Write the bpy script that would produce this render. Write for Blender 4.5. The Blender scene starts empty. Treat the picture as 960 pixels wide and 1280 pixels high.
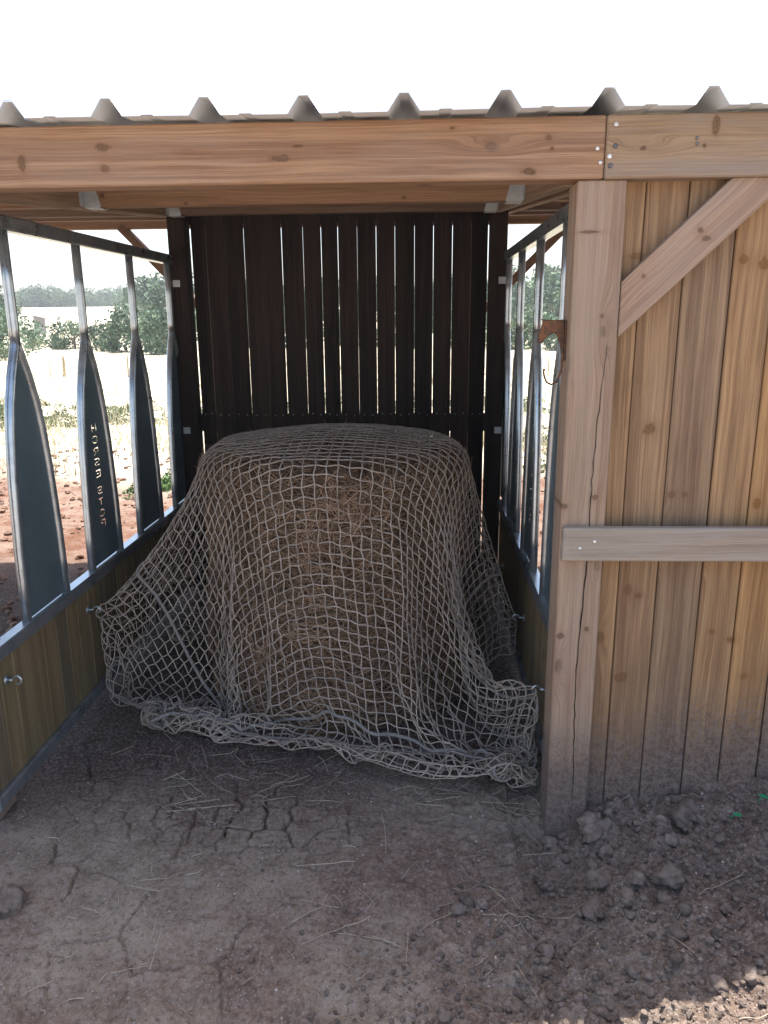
import bpy, math, random
import numpy as np
from mathutils import Vector, Matrix
random.seed(7); rng = np.random.default_rng(11)
S = bpy.context.scene
COL = S.collection
R = math.radians
# ------------------------------------------------------------------ noise helpers (numpy)
def _h(ix, iy, s):
    n = (ix.astype(np.int64)*374761393 + iy.astype(np.int64)*668265263 + s*1442695041) & 0x7fffffff
    n = ((n ^ (n >> 13))*1274126177) & 0x7fffffff
    n = n ^ (n >> 16)
    return (n & 0xffff)/65535.0
def vnoise(x, y, s=0):
    x = np.asarray(x, float); y = np.asarray(y, float)
    ix = np.floor(x); iy = np.floor(y); fx = x-ix; fy = y-iy
    fx = fx*fx*(3-2*fx); fy = fy*fy*(3-2*fy)
    a = _h(ix, iy, s); b = _h(ix+1, iy, s); c = _h(ix, iy+1, s); d = _h(ix+1, iy+1, s)
    return (a*(1-fx)+b*fx)*(1-fy)+(c*(1-fx)+d*fx)*fy
def fbm(x, y, o=4, s=0):
    t = 0; a = 1; n = 0
    for k in range(o):
        t = t + a*vnoise(x*2**k+k*17.3, y*2**k-k*9.1, s+k); n += a; a *= .5
    return t/n
def voro(x, y, s=0):
    ix = np.floor(x); iy = np.floor(y)
    f1 = np.full(np.shape(x), 9.0); f2 = f1.copy()
    for dx in (-1, 0, 1):
        for dy in (-1, 0, 1):
            cx = ix+dx; cy = iy+dy
            px = cx+.1+.8*_h(cx, cy, s); py = cy+.1+.8*_h(cx, cy, s+5)
            d = np.hypot(px-x, py-y)
            n1 = np.minimum(f1, d); f2 = np.minimum(np.maximum(f1, d), f2); f1 = n1
    return f1, f2
def sst(a, b, x):
    t = np.clip((x-a)/(b-a), 0, 1); return t*t*(3-2*t)
# ------------------------------------------------------------------ mesh helpers
class MB:
    def __init__(s): s.v = []; s.f = []; s.uv = []; s.t = []; s.n = 0
    def add(s, verts, faces, uvs=None, tone=0.0):
        b = s.n; s.v.extend([tuple(p) for p in verts]); s.n += len(verts)
        for k, f in enumerate(faces):
            s.f.append(tuple(b+i for i in f))
            s.uv.extend(uvs[k] if uvs else [(0, 0)]*len(f))
        s.t.extend([tone]*len(verts))
    def build(s, name, mat, parent=None, smooth=False, loc=None):
        me = bpy.data.meshes.new(name); me.from_pydata(s.v, [], s.f); me.update()
        u = me.uv_layers.new(name='grain'); u.data.foreach_set('uv', np.array(s.uv, np.float32).ravel())
        a = me.attributes.new('tone', 'FLOAT', 'POINT'); a.data.foreach_set('value', np.array(s.t, np.float32))
        if smooth: me.polygons.foreach_set('use_smooth', [True]*len(me.polygons))
        me.materials.append(mat)
        o = bpy.data.objects.new(name, me); COL.objects.link(o)
        if parent: o.parent = parent
        if loc: o.location = loc
        return o
def frame(ax, up):
    x = Vector(ax).normalized(); z = Vector(up); z = (z-x*z.dot(x)).normalized(); y = z.cross(x)
    return x, y, z
def beam(mb, p0, p1, w, h, up=(0, 0, 1), bev=.004, tone=None, cut0=None, cut1=None, wob=0):
    """timber from p0 to p1 (centre line); w across, h along 'up'; grain runs along it"""
    p0 = Vector(p0); p1 = Vector(p1); x, y, z = frame(p1-p0, up); L = (p1-p0).length
    if tone is None: tone = random.uniform(-1, 1)
    a, b, c = L/2, w/2, h/2; m = (p0+p1)/2; bev = min(bev, w*.3, h*.3)
    vs = []; key = {}
    for sx in (-1, 1):
        for sy in (-1, 1):
            for sz in (-1, 1):
                for ax in range(3):
                    q = [sx*a, sy*b, sz*c]
                    for k in range(3):
                        if k != ax: q[k] -= (sx, sy, sz)[k]*bev
                    key[(sx, sy, sz, ax)] = len(vs); vs.append(q)
    K = lambda X, Y, Z, ax: key[(X, Y, Z, ax)]
    fs = []
    for s in (-1, 1):
        fs.append(([K(s, -1, -1, 0), K(s, 1, -1, 0), K(s, 1, 1, 0), K(s, -1, 1, 0)], (s, 0, 0)))
        fs.append(([K(-1, s, -1, 1), K(1, s, -1, 1), K(1, s, 1, 1), K(-1, s, 1, 1)], (0, s, 0)))
        fs.append(([K(-1, -1, s, 2), K(1, -1, s, 2), K(1, 1, s, 2), K(-1, 1, s, 2)], (0, 0, s)))
        for t in (-1, 1):
            fs.append(([K(-1, s, t, 1), K(1, s, t, 1), K(1, s, t, 2), K(-1, s, t, 2)], (0, s, t)))
            fs.append(([K(s, -1, t, 0), K(s, 1, t, 0), K(s, 1, t, 2), K(s, -1, t, 2)], (s, 0, t)))
            fs.append(([K(s, t, -1, 0), K(s, t, 1, 0), K(s, t, 1, 1), K(s, t, -1, 1)], (s, t, 0)))
            for r in (-1, 1):
                fs.append(([K(s, t, r, 0), K(s, t, r, 1), K(s, t, r, 2)], (s, t, r)))
    ou = random.uniform(0, 50); ov = random.uniform(0, 50); faces = []; uvs = []
    for idx, n in fs:
        A, B, Cc = (Vector(vs[i]) for i in idx[:3])
        if (B-A).cross(Cc-A).dot(Vector(n)) < 0: idx = idx[::-1]
        faces.append(idx)
        if abs(n[0]) and not (n[1] or n[2]): uv = [(ou+vs[i][1]*.3, ov+vs[i][2]+1) for i in idx]
        elif n[1]: uv = [(ou+vs[i][0], ov+vs[i][2]+(0 if n[1] > 0 else 3)) for i in idx]
        else: uv = [(ou+vs[i][0], ov+vs[i][1]+(6 if n[2] > 0 else 9)) for i in idx]
        uvs.append(uv)
    out = []
    for q in vs:
        qx = q[0]
        if cut1 and q[0] > 0: qx += cut1*q[2]
        if cut0 and q[0] < 0: qx += cut0*q[2]
        out.append(m+x*qx+y*q[1]+z*q[2])
    mb.add(out, faces, uvs, tone)
def box(mb, x0, x1, y0, y1, z0, z1, bev=.002, tone=None, grain='x'):
    c = ((x0+x1)/2, (y0+y1)/2, (z0+z1)/2)
    if grain == 'x': beam(mb, (x0, c[1], c[2]), (x1, c[1], c[2]), y1-y0, z1-z0, (0, 0, 1), bev, tone)
    elif grain == 'y': beam(mb, (c[0], y0, c[2]), (c[0], y1, c[2]), x1-x0, z1-z0, (0, 0, 1), bev, tone)
    else: beam(mb, (c[0], c[1], z0), (c[0], c[1], z1), x1-x0, y1-y0, (0, 1, 0), bev, tone)
def tube(mb, pts, r, n=8, caps=True, tone=0.0, closed=False):
    P = [Vector(p) for p in pts]; m = len(P)
    rr = r if hasattr(r, '__len__') else [r]*m
    vs = []; T = None; up = None; L = 0; Ls = []
    for i in range(m):
        if closed: t = P[(i+1) % m]-P[i-1]
        else: t = P[min(i+1, m-1)]-P[max(i-1, 0)]
        t.normalize()
        if up is None:
            up = Vector((0, 0, 1)) if abs(t.z) < .9 else Vector((1, 0, 0))
        up = (up-t*up.dot(t)).normalized(); s = t.cross(up)
        if i: L += (P[i]-P[i-1]).length
        Ls.append(L)
        for k in range(n):
            a = 2*math.pi*k/n; vs.append(P[i]+(up*math.cos(a)+s*math.sin(a))*rr[i])
    fs = []; uvs = []
    for i in range(m if closed else m-1):
        j = (i+1) % m
        for k in range(n):
            k2 = (k+1) % n
            fs.append((i*n+k, i*n+k2, j*n+k2, j*n+k))
            uvs.append([(Ls[i], k/n), (Ls[i], (k+1)/n), (Ls[j], (k+1)/n), (Ls[j], k/n)])
    if caps and not closed:
        fs.append(tuple(range(n))[::-1]); uvs.append([(0, 0)]*n)
        fs.append(tuple((m-1)*n+k for k in range(n))); uvs.append([(0, 0)]*n)
    mb.add(vs, fs, uvs, tone)
def prism(mb, outline, origin, ux, uy, t, bev=0):
    """outline (2d) extruded by t along ux x uy"""
    o = Vector(origin); ux = Vector(ux); uy = Vector(uy); nz = ux.cross(uy).normalized(); n = len(outline)
    rings = [(1, 0)] if not bev else [(bev, 0)]
    c = Vector((sum(p[0] for p in outline)/n, sum(p[1] for p in outline)/n))
    def ring(ins, d):
        out = []
        for i in range(n):
            p = Vector(outline[i]); a = Vector(outline[i-1]); b = Vector(outline[(i+1) % n])
            e = ((p-a).normalized()+(b-p).normalized())
            nn = Vector((-e.y, e.x)).normalized() if e.length > 1e-6 else Vector((0, 0))
            q = p+nn*ins; out.append(o+ux*q.x+uy*q.y+nz*d)
        return out
    vs = ring(bev, 0)+ring(0, bev)+ring(0, t-bev)+ring(bev, t) if bev else ring(0, 0)+ring(0, t)
    k = 4 if bev else 2; fs = [tuple(range(n))[::-1], tuple((k-1)*n+i for i in range(n))]
    for j in range(k-1):
        for i in range(n):
            i2 = (i+1) % n; fs.append((j*n+i, j*n+i2, (j+1)*n+i2, (j+1)*n+i))
    mb.add(vs, fs)
def npmesh(name, V, F, mat, parent=None, smooth=True, tone=None, uv=None):
    V = np.asarray(V, np.float32); F = np.asarray(F, np.int32); k = F.shape[1]
    me = bpy.data.meshes.new(name); me.vertices.add(len(V)); me.vertices.foreach_set('co', V.ravel())
    me.loops.add(F.size); me.loops.foreach_set('vertex_index', F.ravel())
    me.polygons.add(len(F)); me.polygons.foreach_set('loop_start', np.arange(0, F.size, k, dtype=np.int32))
    me.polygons.foreach_set('loop_total', np.full(len(F), k, np.int32))
    me.polygons.foreach_set('use_smooth', np.full(len(F), smooth)); me.update(calc_edges=True)
    if tone is not None:
        a = me.attributes.new('tone', 'FLOAT', 'POINT'); a.data.foreach_set('value', np.asarray(tone, np.float32))
    me.materials.append(mat)
    o = bpy.data.objects.new(name, me); COL.objects.link(o)
    if parent: o.parent = parent
    return o
def tag(o, label=None, cat=None, group=None, kind=None):
    if label: o['label'] = label
    if cat: o['category'] = cat
    if group: o['group'] = group
    if kind: o['kind'] = kind
    return o
def empty(name, loc=(0, 0, 0), rz=0):
    o = bpy.data.objects.new(name, None); o.location = loc; o.rotation_euler = (0, 0, rz)
    o.empty_display_size = .1; COL.objects.link(o); return o
class Under:
    """world-space part builder below an Empty standing at loc"""
    def __init__(s, e): s.e = e; s.off = e.location.copy()
    def put(s, mb, name, mat, smooth=False):
        o = mb.build(name, mat, s.e, smooth); o.location = -s.off; return o
# ------------------------------------------------------------------ materials
def newmat(name):
    m = bpy.data.materials.new(name); m.use_nodes = True
    nt = m.node_tree; b = nt.nodes['Principled BSDF']; return m, nt, b
class NT:
    def __init__(s, nt): s.nt = nt
    def n(s, typ, **kw):
        x = s.nt.nodes.new(typ)
        for k, v in kw.items(): setattr(x, k, v)
        return x
    def l(s, a, b): s.nt.links.new(a, b)
    def val(s, sock, v):
        if isinstance(v, bpy.types.NodeSocket): s.l(v, sock)
        else: sock.default_value = v
    def math(s, op, a, b=0.0, clamp=False):
        x = s.n('ShaderNodeMath', operation=op, use_clamp=clamp); s.val(x.inputs[0], a); s.val(x.inputs[1], b); return x.outputs[0]
    def mix(s, f, a, b, mode='MIX'):
        x = s.n('ShaderNodeMix', data_type='RGBA', blend_type=mode); s.val(x.inputs[0], f)
        s.val(x.inputs[6], a if not isinstance(a, tuple) else (*a, 1)); s.val(x.inputs[7], b if not isinstance(b, tuple) else (*b, 1)); return x.outputs[2]
    def ramp(s, f, lo, hi, smooth=True):
        x = s.n('ShaderNodeMapRange', interpolation_type='SMOOTHSTEP' if smooth else 'LINEAR'); s.val(x.inputs[0], f)
        x.inputs[1].default_value = lo; x.inputs[2].default_value = hi; return x.outputs[0]
    def noise(s, vec, scale, detail=3, rough=.55, dist=0.0):
        x = s.n('ShaderNodeTexNoise'); s.l(vec, x.inputs['Vector']); x.inputs['Scale'].default_value = scale
        x.inputs['Detail'].default_value = detail; x.inputs['Roughness'].default_value = rough; x.inputs['Distortion'].default_value = dist; return x.outputs[0]
    def scale(s, vec, sc):
        x = s.n('ShaderNodeVectorMath', operation='MULTIPLY'); s.l(vec, x.inputs[0]); x.inputs[1].default_value = sc; return x.outputs[0]
    def comb(s, x, y, z=0.0):
        c = s.n('ShaderNodeCombineXYZ'); s.val(c.inputs[0], x); s.val(c.inputs[1], y); s.val(c.inputs[2], z); return c.outputs[0]
    def bump(s, h, strength, dist=.002, normal=None):
        x = s.n('ShaderNodeBump'); s.l(h, x.inputs['Height']); x.inputs['Strength'].default_value = strength; x.inputs['Distance'].default_value = dist
        if normal: s.l(normal, x.inputs['Normal'])
        return x.outputs[0]
def wood(name, c_light, c_dark, knots=.45, knotcol=(.10, .055, .03), tone_amt=.28, grey=None, grey_amt=0.0, mud=False, knot_sc=(1.7, 6.5), stain=.25, bumpy=.5, green=0.0, spots=(), sat=1.12):
    m, nt, b = newmat(name); N = NT(nt)
    uv = N.n('ShaderNodeUVMap', uv_map='grain').outputs[0]
    sep = N.n('ShaderNodeSeparateXYZ'); N.l(uv, sep.inputs[0]); u, v = sep.outputs[0], sep.outputs[1]
    tone = N.n('ShaderNodeAttribute', attribute_name='tone').outputs[2]
    w = N.noise(N.comb(N.math('MULTIPLY', u, 1.3), N.math('MULTIPLY', v, 3.0)), 1.0, 3, .5)
    v2 = N.math('ADD', v, N.math('MULTIPLY', N.math('SUBTRACT', w, .5), .045))
    # knots: stretched cells, the grain bends round them
    vo = N.n('ShaderNodeTexVoronoi'); vo.voronoi_dimensions = '2D'; vo.inputs['Scale'].default_value = 1
    N.l(N.comb(N.math('MULTIPLY', u, knot_sc[0]), N.math('MULTIPLY', v, knot_sc[1])), vo.inputs['Vector'])
    kc = N.n('ShaderNodeSeparateXYZ'); N.l(vo.outputs['Color'], kc.inputs[0])
    has = N.math('LESS_THAN', kc.outputs[0], knots)
    kp = N.n('ShaderNodeSeparateXYZ'); N.l(vo.outputs['Position'], kp.inputs[0])
    du = N.math('MULTIPLY', N.math('SUBTRACT', u, N.math('DIVIDE', kp.outputs[0], knot_sc[0])), .62)
    dv = N.math('SUBTRACT', v, N.math('DIVIDE', kp.outputs[1], knot_sc[1]))
    d = N.math('SQRT', N.math('ADD', N.math('MULTIPLY', du, du), N.math('MULTIPLY', dv, dv)))
    dn = N.math('ADD', d, N.math('MULTIPLY', N.math('SUBTRACT', N.noise(uv, 60, 3), .5), .014))
    rad = N.math('ADD', N.math('MULTIPLY', kc.outputs[1], .011), .006)
    core = N.math('MULTIPLY', has, N.math('SUBTRACT', 1, N.ramp(N.math('DIVIDE', dn, rad), .6, 1.25)))
    dl = N.math('SQRT', N.math('ADD', N.math('MULTIPLY', N.math('MULTIPLY', du, du), .12), N.math('MULTIPLY', dv, dv)))
    halo = N.math('MULTIPLY', has, N.math('SUBTRACT', 1, N.ramp(dl, .004, .034)))
    v3 = N.math('ADD', v2, N.math('MULTIPLY', halo, .022))
    g1 = N.noise(N.comb(N.math('MULTIPLY', u, .7), N.math('MULTIPLY', v3, 26)), 1, 3, .55, .6)
    g2 = N.noise(N.comb(N.math('MULTIPLY', u, 2.2), N.math('MULTIPLY', v3, 120)), 1, 4, .65, .3)
    g25 = N.noise(N.comb(N.math('MULTIPLY', u, 3.5), N.math('MULTIPLY', v3, 270)), 1, 3, .6, .2)
    g3 = N.noise(N.comb(N.math('MULTIPLY', u, 9), N.math('MULTIPLY', v3, 520)), 1, 3, .6)
    wv = N.n('ShaderNodeTexWave', wave_type='BANDS', bands_direction='Y'); wv.inputs['Scale'].default_value = 1
    wv.inputs['Distortion'].default_value = 5; wv.inputs['Detail'].default_value = 2
    N.l(N.comb(N.math('MULTIPLY', u, .55), N.math('MULTIPLY', v3, 14)), wv.inputs['Vector'])
    f = N.math('ADD', N.math('MULTIPLY', N.ramp(g1, .40, .60), .58), N.math('ADD', N.math('MULTIPLY', N.ramp(g2, .36, .62), .40), N.math('MULTIPLY', wv.outputs['Fac'], .24)))
    col = N.mix(f, c_light, c_dark)
    col = N.mix(N.math('MULTIPLY', halo, .45), col, c_dark)
    rings = N.math('MULTIPLY', N.math('ADD', N.math('SINE', N.math('MULTIPLY', dn, 1100)), 1), .5)
    col = N.mix(N.math('MULTIPLY', core, N.math('ADD', .62, N.math('MULTIPLY', rings, .25))), col, knotcol)
    # blotchy staining and wear
    bl = N.noise(N.comb(N.math('MULTIPLY', u, 2.0), N.math('MULTIPLY', v, 6)), 1.6, 5, .6)
    col = N.mix(N.math('MULTIPLY', N.ramp(bl, .52, .75), stain), col, tuple(k*.5 for k in c_dark))
    col = N.mix(N.math('MULTIPLY', N.ramp(g3, .56, .70), .45), col, tuple(k*.35 for k in c_dark))
    col = N.mix(N.math('MULTIPLY', N.ramp(g25, .50, .66), .42), col, tuple(k*.55 for k in c_dark))
    col = N.mix(N.math('MULTIPLY', N.ramp(g25, .46, .32), .30), col, tuple(min(1, k*1.1) for k in c_light))
    if grey:
        gn = N.noise(N.comb(N.math('MULTIPLY', u, 1.2), N.math('MULTIPLY', v, 9)), 1.4, 5, .65)
        col = N.mix(N.math('MULTIPLY', N.ramp(gn, .35, .62), grey_amt), col, grey)
    if green:
        gn = N.noise(N.comb(N.math('MULTIPLY', u, 1.0), N.math('MULTIPLY', v, 5)), 1.1, 3)
        col = N.mix(N.math('MULTIPLY', N.ramp(gn, .4, .65), green), col, (.10, .095, .05))
    wp = N.n('ShaderNodeSeparateXYZ'); N.l(N.n('ShaderNodeNewGeometry').outputs['Position'], wp.inputs[0])
    sn = N.noise(uv, 38, 4, .65)
    for (px_, pz_, rx_, rz_, a_) in spots:
        ex = N.math('DIVIDE', N.math('SUBTRACT', wp.outputs[0], px_), rx_); ez = N.math('DIVIDE', N.math('SUBTRACT', wp.outputs[2], pz_), rz_)
        dd = N.math('SQRT', N.math('ADD', N.math('MULTIPLY', ex, ex), N.math('MULTIPLY', ez, ez)))
        de = N.math('ADD', dd, N.math('MULTIPLY', N.math('SUBTRACT', sn, .5), 1.6))
        mk = N.math('SUBTRACT', 1, N.ramp(de, .55, 1.15))
        rg = N.math('ADD', .80, N.math('MULTIPLY', N.math('SINE', N.math('MULTIPLY', de, 13)), .18))
        hl = N.math('SUBTRACT', 1, N.ramp(de, .8, 3.0))
        col = N.mix(N.math('MULTIPLY', hl, .4*a_), col, c_dark)
        col = N.mix(N.math('MULTIPLY', N.math('MULTIPLY', mk, rg), a_), col, knotcol)
    bri = N.math('ADD', 1, N.math('MULTIPLY', tone, tone_amt))
    hs = N.n('ShaderNodeHueSaturation'); N.val(hs.inputs['Color'], col); N.val(hs.inputs['Value'], bri)
    N.val(hs.inputs['Saturation'], N.math('ADD', sat, N.math('MULTIPLY', tone, .12)))
    col = hs.outputs[0]
    geo = N.n('ShaderNodeNewGeometry'); pos = geo.outputs['Position']
    hgt = N.math('ADD', N.math('MULTIPLY', g2, .6), N.math('MULTIPLY', g3, .5))
    hgt = N.math('SUBTRACT', hgt, N.math('MULTIPLY', core, .6))
    rough = .78
    if mud:
        ps = N.n('ShaderNodeSeparateXYZ'); N.l(pos, ps.inputs[0])
        base = N.math('ADD', N.math('MULTIPLY', N.math('SUBTRACT', ps.outputs[0], .45), .22), .04)
        hz = N.math('SUBTRACT', ps.outputs[2], base)
        n1 = N.noise(pos, 7, 3); n2 = N.noise(pos, 160, 3, .7); n3 = N.noise(pos, 420, 2, .6)
        hh = N.math('ADD', hz, N.math('MULTIPLY', N.math('SUBTRACT', n1, .5), .22))
        dens = N.math('SUBTRACT', 1, N.ramp(hh, .0, .46))
        spl = N.ramp(N.math('ADD', N.math('MULTIPLY', n2, 2.0), N.math('ADD', N.math('MULTIPLY', n3, 1.2), N.math('MULTIPLY', dens, .80))), 1.92, 2.16)
        film = N.math('MULTIPLY', N.math('SUBTRACT', 1, N.ramp(hh, .10, .50)), .25)
        amt = N.math('MAXIMUM', N.math('MULTIPLY', spl, .9), film)
        mudc = N.mix(N.ramp(N.math('ADD', N.math('MULTIPLY', n2, .6), N.math('MULTIPLY', N.noise(pos, 60, 3), .4)), .36, .62), (.065, .047, .041), (.20, .155, .132))
        col = N.mix(amt, col, mudc)
        hgt = N.math('ADD', hgt, N.math('MULTIPLY', N.math('MULTIPLY', n2, N.math('MULTIPLY', dens, spl)), 3.0))
    N.l(col, b.inputs['Base Color']); b.inputs['Roughness'].default_value = rough; b.inputs['Specular IOR Level'].default_value = .25
    N.l(N.bump(hgt, bumpy, .0022), b.inputs['Normal'])
    return m
def metal(name, c1, c2, rough=.38, metallic=.85, sc=14, rust=0, spec=.5):
    m, nt, b = newmat(name); N = NT(nt)
    tc = N.n('ShaderNodeNewGeometry').outputs['Position']
    n1 = N.noise(tc, sc, 4, .6); n2 = N.noise(tc, sc*9, 2)
    col = N.mix(N.ramp(n1, .35, .65), c1, c2)
    if rust: col = N.mix(N.ramp(N.noise(tc, 55, 5, .7), .45, .6), col, (.19, .07, .022))
    N.l(col, b.inputs['Base Color']); b.inputs['Metallic'].default_value = metallic
    N.l(N.math('ADD', N.math('MULTIPLY', n1, .25), rough-.12), b.inputs['Roughness'])
    N.l(N.bump(n2, .12, .001), b.inputs['Normal'])
    return m
def plain(name, c1, c2, sc=20, rough=.85, bs=.3, tone_amt=0.0, coord='pos', spec=.2, sub=0, bdist=.003):
    m, nt, b = newmat(name); N = NT(nt)
    p = N.n('ShaderNodeNewGeometry').outputs['Position'] if coord == 'pos' else N.n('ShaderNodeTexCoord').outputs['Object']
    n1 = N.noise(p, sc, 5, .6); col = N.mix(N.ramp(n1, .3, .7), c1, c2)
    if tone_amt:
        t = N.n('ShaderNodeAttribute', attribute_name='tone').outputs[2]
        hs = N.n('ShaderNodeHueSaturation'); N.l(col, hs.inputs['Color']); N.l(N.math('ADD', 1, N.math('MULTIPLY', t, tone_amt)), hs.inputs['Value']); col = hs.outputs[0]
    N.l(col, b.inputs['Base Color']); b.inputs['Roughness'].default_value = rough; b.inputs['Specular IOR Level'].default_value = spec
    if bs: N.l(N.bump(N.noise(p, sc*6, 4, .65), bs, bdist), b.inputs['Normal'])
    return m
M = {}
M['beam'] = wood('beam_timber', (.40, .245, .15), (.225, .122, .07), knots=.62, tone_amt=.10, grey=(.30, .23, .18), grey_amt=.30, stain=.18, spots=[(-1.051, 1.973, 0.012, 0.026, 0.8), (-0.831, 2.01, 0.022, 0.012, 0.8), (-0.832, 1.96, 0.016, 0.012, 0.7), (-0.367, 1.976, 0.03, 0.01, 0.8), (-0.32, 2.004, 0.016, 0.004, 1), (0.32, 2.013, 0.01, 0.008, 0.7), (0.329, 1.987, 0.006, 0.006, 0.9), (0.271, 1.935, 0.022, 0.01, 1), (0.076, 2.04, 0.008, 0.004, 0.9)], sat=1.0)
M['beam_grey'] = wood('beam_timber_weathered', (.39, .28, .185), (.26, .178, .12), knots=.6, tone_amt=.05, grey=(.27, .225, .195), grey_amt=.6, stain=.2, spots=[(0.733, 2.035, 0.012, 0.03, 0.8), (0.708, 1.988, 0.006, 0.006, 1)])
M['post'] = wood('post_timber', (.40, .27, .175), (.25, .152, .095), knots=.7, tone_amt=.06, grey=(.33, .25, .185), grey_amt=.5, mud=True, bumpy=.7, knot_sc=(1.6, 5.5), stain=.15, spots=[(0.44, 1.787, 0.03, 0.004, 0.9), (0.408, 1.05, 0.012, 0.01, 0.9), (0.494, 1.076, 0.009, 0.009, 0.8), (0.416, 0.652, 0.013, 0.011, 0.9), (0.492, 0.676, 0.009, 0.009, 0.9), (0.483, 1.574, 0.006, 0.007, 0.8)], sat=.94)
M['boards'] = wood('wall_boards', (.42, .262, .142), (.20, .112, .060), knots=.3, tone_amt=.20, grey=(.30, .215, .13), grey_amt=.2, mud=True, knot_sc=(1.5, 5.5), knotcol=(.15, .075, .03), spots=[(0.644, 1.263, 0.02, 0.018, 0.9), (0.722, 1.075, 0.012, 0.012, 0.8), (0.758, 1.075, 0.009, 0.009, 0.8), (0.617, 0.784, 0.012, 0.022, 0.9), (0.649, 0.764, 0.012, 0.01, 0.9), (0.618, 0.498, 0.022, 0.02, 0.9), (0.875, 0.652, 0.009, 0.009, 0.8), (0.935, 0.627, 0.014, 0.012, 0.9), (0.857, 1.716, 0.014, 0.014, 0.9), (0.911, 1.705, 0.016, 0.02, 0.9), (0.962, 1.048, 0.014, 0.02, 0.9), (0.573, 1.729, 0.025, 0.01, 0.6), (0.985, 0.509, 0.014, 0.012, 0.8)], sat=1.04)
M['rail'] = wood('rail_timber', (.37, .29, .215), (.25, .185, .135), knots=.3, tone_amt=.06, grey=(.33, .285, .235), grey_amt=.6, stain=.2, sat=.94)
M['brace'] = wood('brace_timber', (.40, .265, .17), (.255, .15, .094), knots=.6, tone_amt=.05, grey=(.33, .265, .215), grey_amt=.35, stain=.12, spots=[(0.722, 1.789, 0.008, 0.008, 0.9), (0.738, 1.768, 0.014, 0.008, 0.8), (0.585, 1.676, 0.006, 0.006, 0.7)], sat=.94)
M['frame'] = wood('frame_timber', (.31, .195, .128), (.185, .11, .072), knots=.35, tone_amt=.32, stain=.3, spots=[(-1.212, 2.03, 0.012, 0.01, 1), (-0.892, 1.997, 0.007, 0.006, 1), (-0.067, 2.005, 0.008, 0.006, 1)], sat=1.0)
M['rafter'] = wood('rafter_timber', (.34, .25, .18), (.22, .15, .105), knots=.3, tone_amt=.1)
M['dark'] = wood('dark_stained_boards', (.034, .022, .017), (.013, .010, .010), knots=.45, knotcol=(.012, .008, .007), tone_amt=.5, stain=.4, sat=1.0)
M['kick'] = wood('green_treated_boards', (.235, .18, .112), (.135, .100, .062), knots=.4, tone_amt=.2, green=.35, knot_sc=(1.8, 6))
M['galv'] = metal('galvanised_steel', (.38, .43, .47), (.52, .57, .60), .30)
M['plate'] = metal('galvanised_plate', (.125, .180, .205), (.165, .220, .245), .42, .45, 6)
M['hanger'] = metal('zinc_hanger', (.42, .45, .48), (.52, .55, .57), .5, .6)
M['screw'] = metal('bright_screw', (.75, .74, .70), (.60, .58, .55), .4, .6)
M['darkscrew'] = metal('dull_screw', (.10, .10, .11), (.22, .22, .22), .5, .6)
M['rust'] = metal('rusty_cast_iron', (.05, .03, .022), (.11, .055, .03), .6, .35, 60, 1)
M['roof'] = metal('coated_roof_sheet', (.74, .81, .88), (.79, .86, .92), .5, 0, 5)
M['cord'] = plain('net_cord', (.275, .222, .175), (.39, .325, .265), 60, .9, .35, .25)
M['rope'] = plain('net_rope', (.19, .168, .15), (.27, .24, .215), 90, .9, .5)
M['hay'] = plain('packed_hay', (.075, .043, .027), (.18, .112, .07), 26, .95, .9, 0, 'pos', .1, 0, .012)
M['straw'] = plain('hay_stalk', (.20, .128, .080), (.33, .22, .142), 40, .8, 0, .5)
M['litter'] = plain('dry_straw', (.30, .245, .18), (.45, .38, .29), 40, .7, 0, .45)
M['stone'] = plain('pale_grit', (.24, .20, .17), (.40, .35, .31), 120, .9, .3, .4)
M['clod'] = plain('dried_clod', (.13, .10, .081), (.225, .178, .146), 45, .98, 1.0, .3, 'pos', .05, 0, .006)
M['leaf'] = plain('tree_leaf', (.075, .12, .075), (.12, .175, .11), .5, .7, 0, .5)
M['leaf2'] = plain('bush_leaf', (.09, .135, .075), (.15, .20, .11), .6, .7, 0, .5)
M['weed'] = plain('weed_leaf', (.055, .080, .035), (.12, .15, .075), 8, .6, 0, .3)
M['greenweed'] = plain('green_weed_leaf', (.05, .11, .03), (.11, .18, .06), 8, .6, 0, .3)
M['sprig'] = plain('sprig_leaf', (.02, .17, .075), (.03, .26, .11), 8, .5, 0, .3)
M['bark'] = plain('tree_bark', (.12, .09, .07), (.2, .16, .13), 12, .9, .5)
M['drygrass'] = plain('dry_grass_blades', (.42, .38, .24), (.62, .56, .40), 1.5, .8, 0, .3)
M['fpost'] = plain('fence_post_wood', (.30, .24, .16), (.42, .34, .22), 20, .9, .3)
M['shedwood'] = plain('grey_shed_boards', (.16, .15, .15), (.24, .22, .21), 3, .9, .3)
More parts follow.
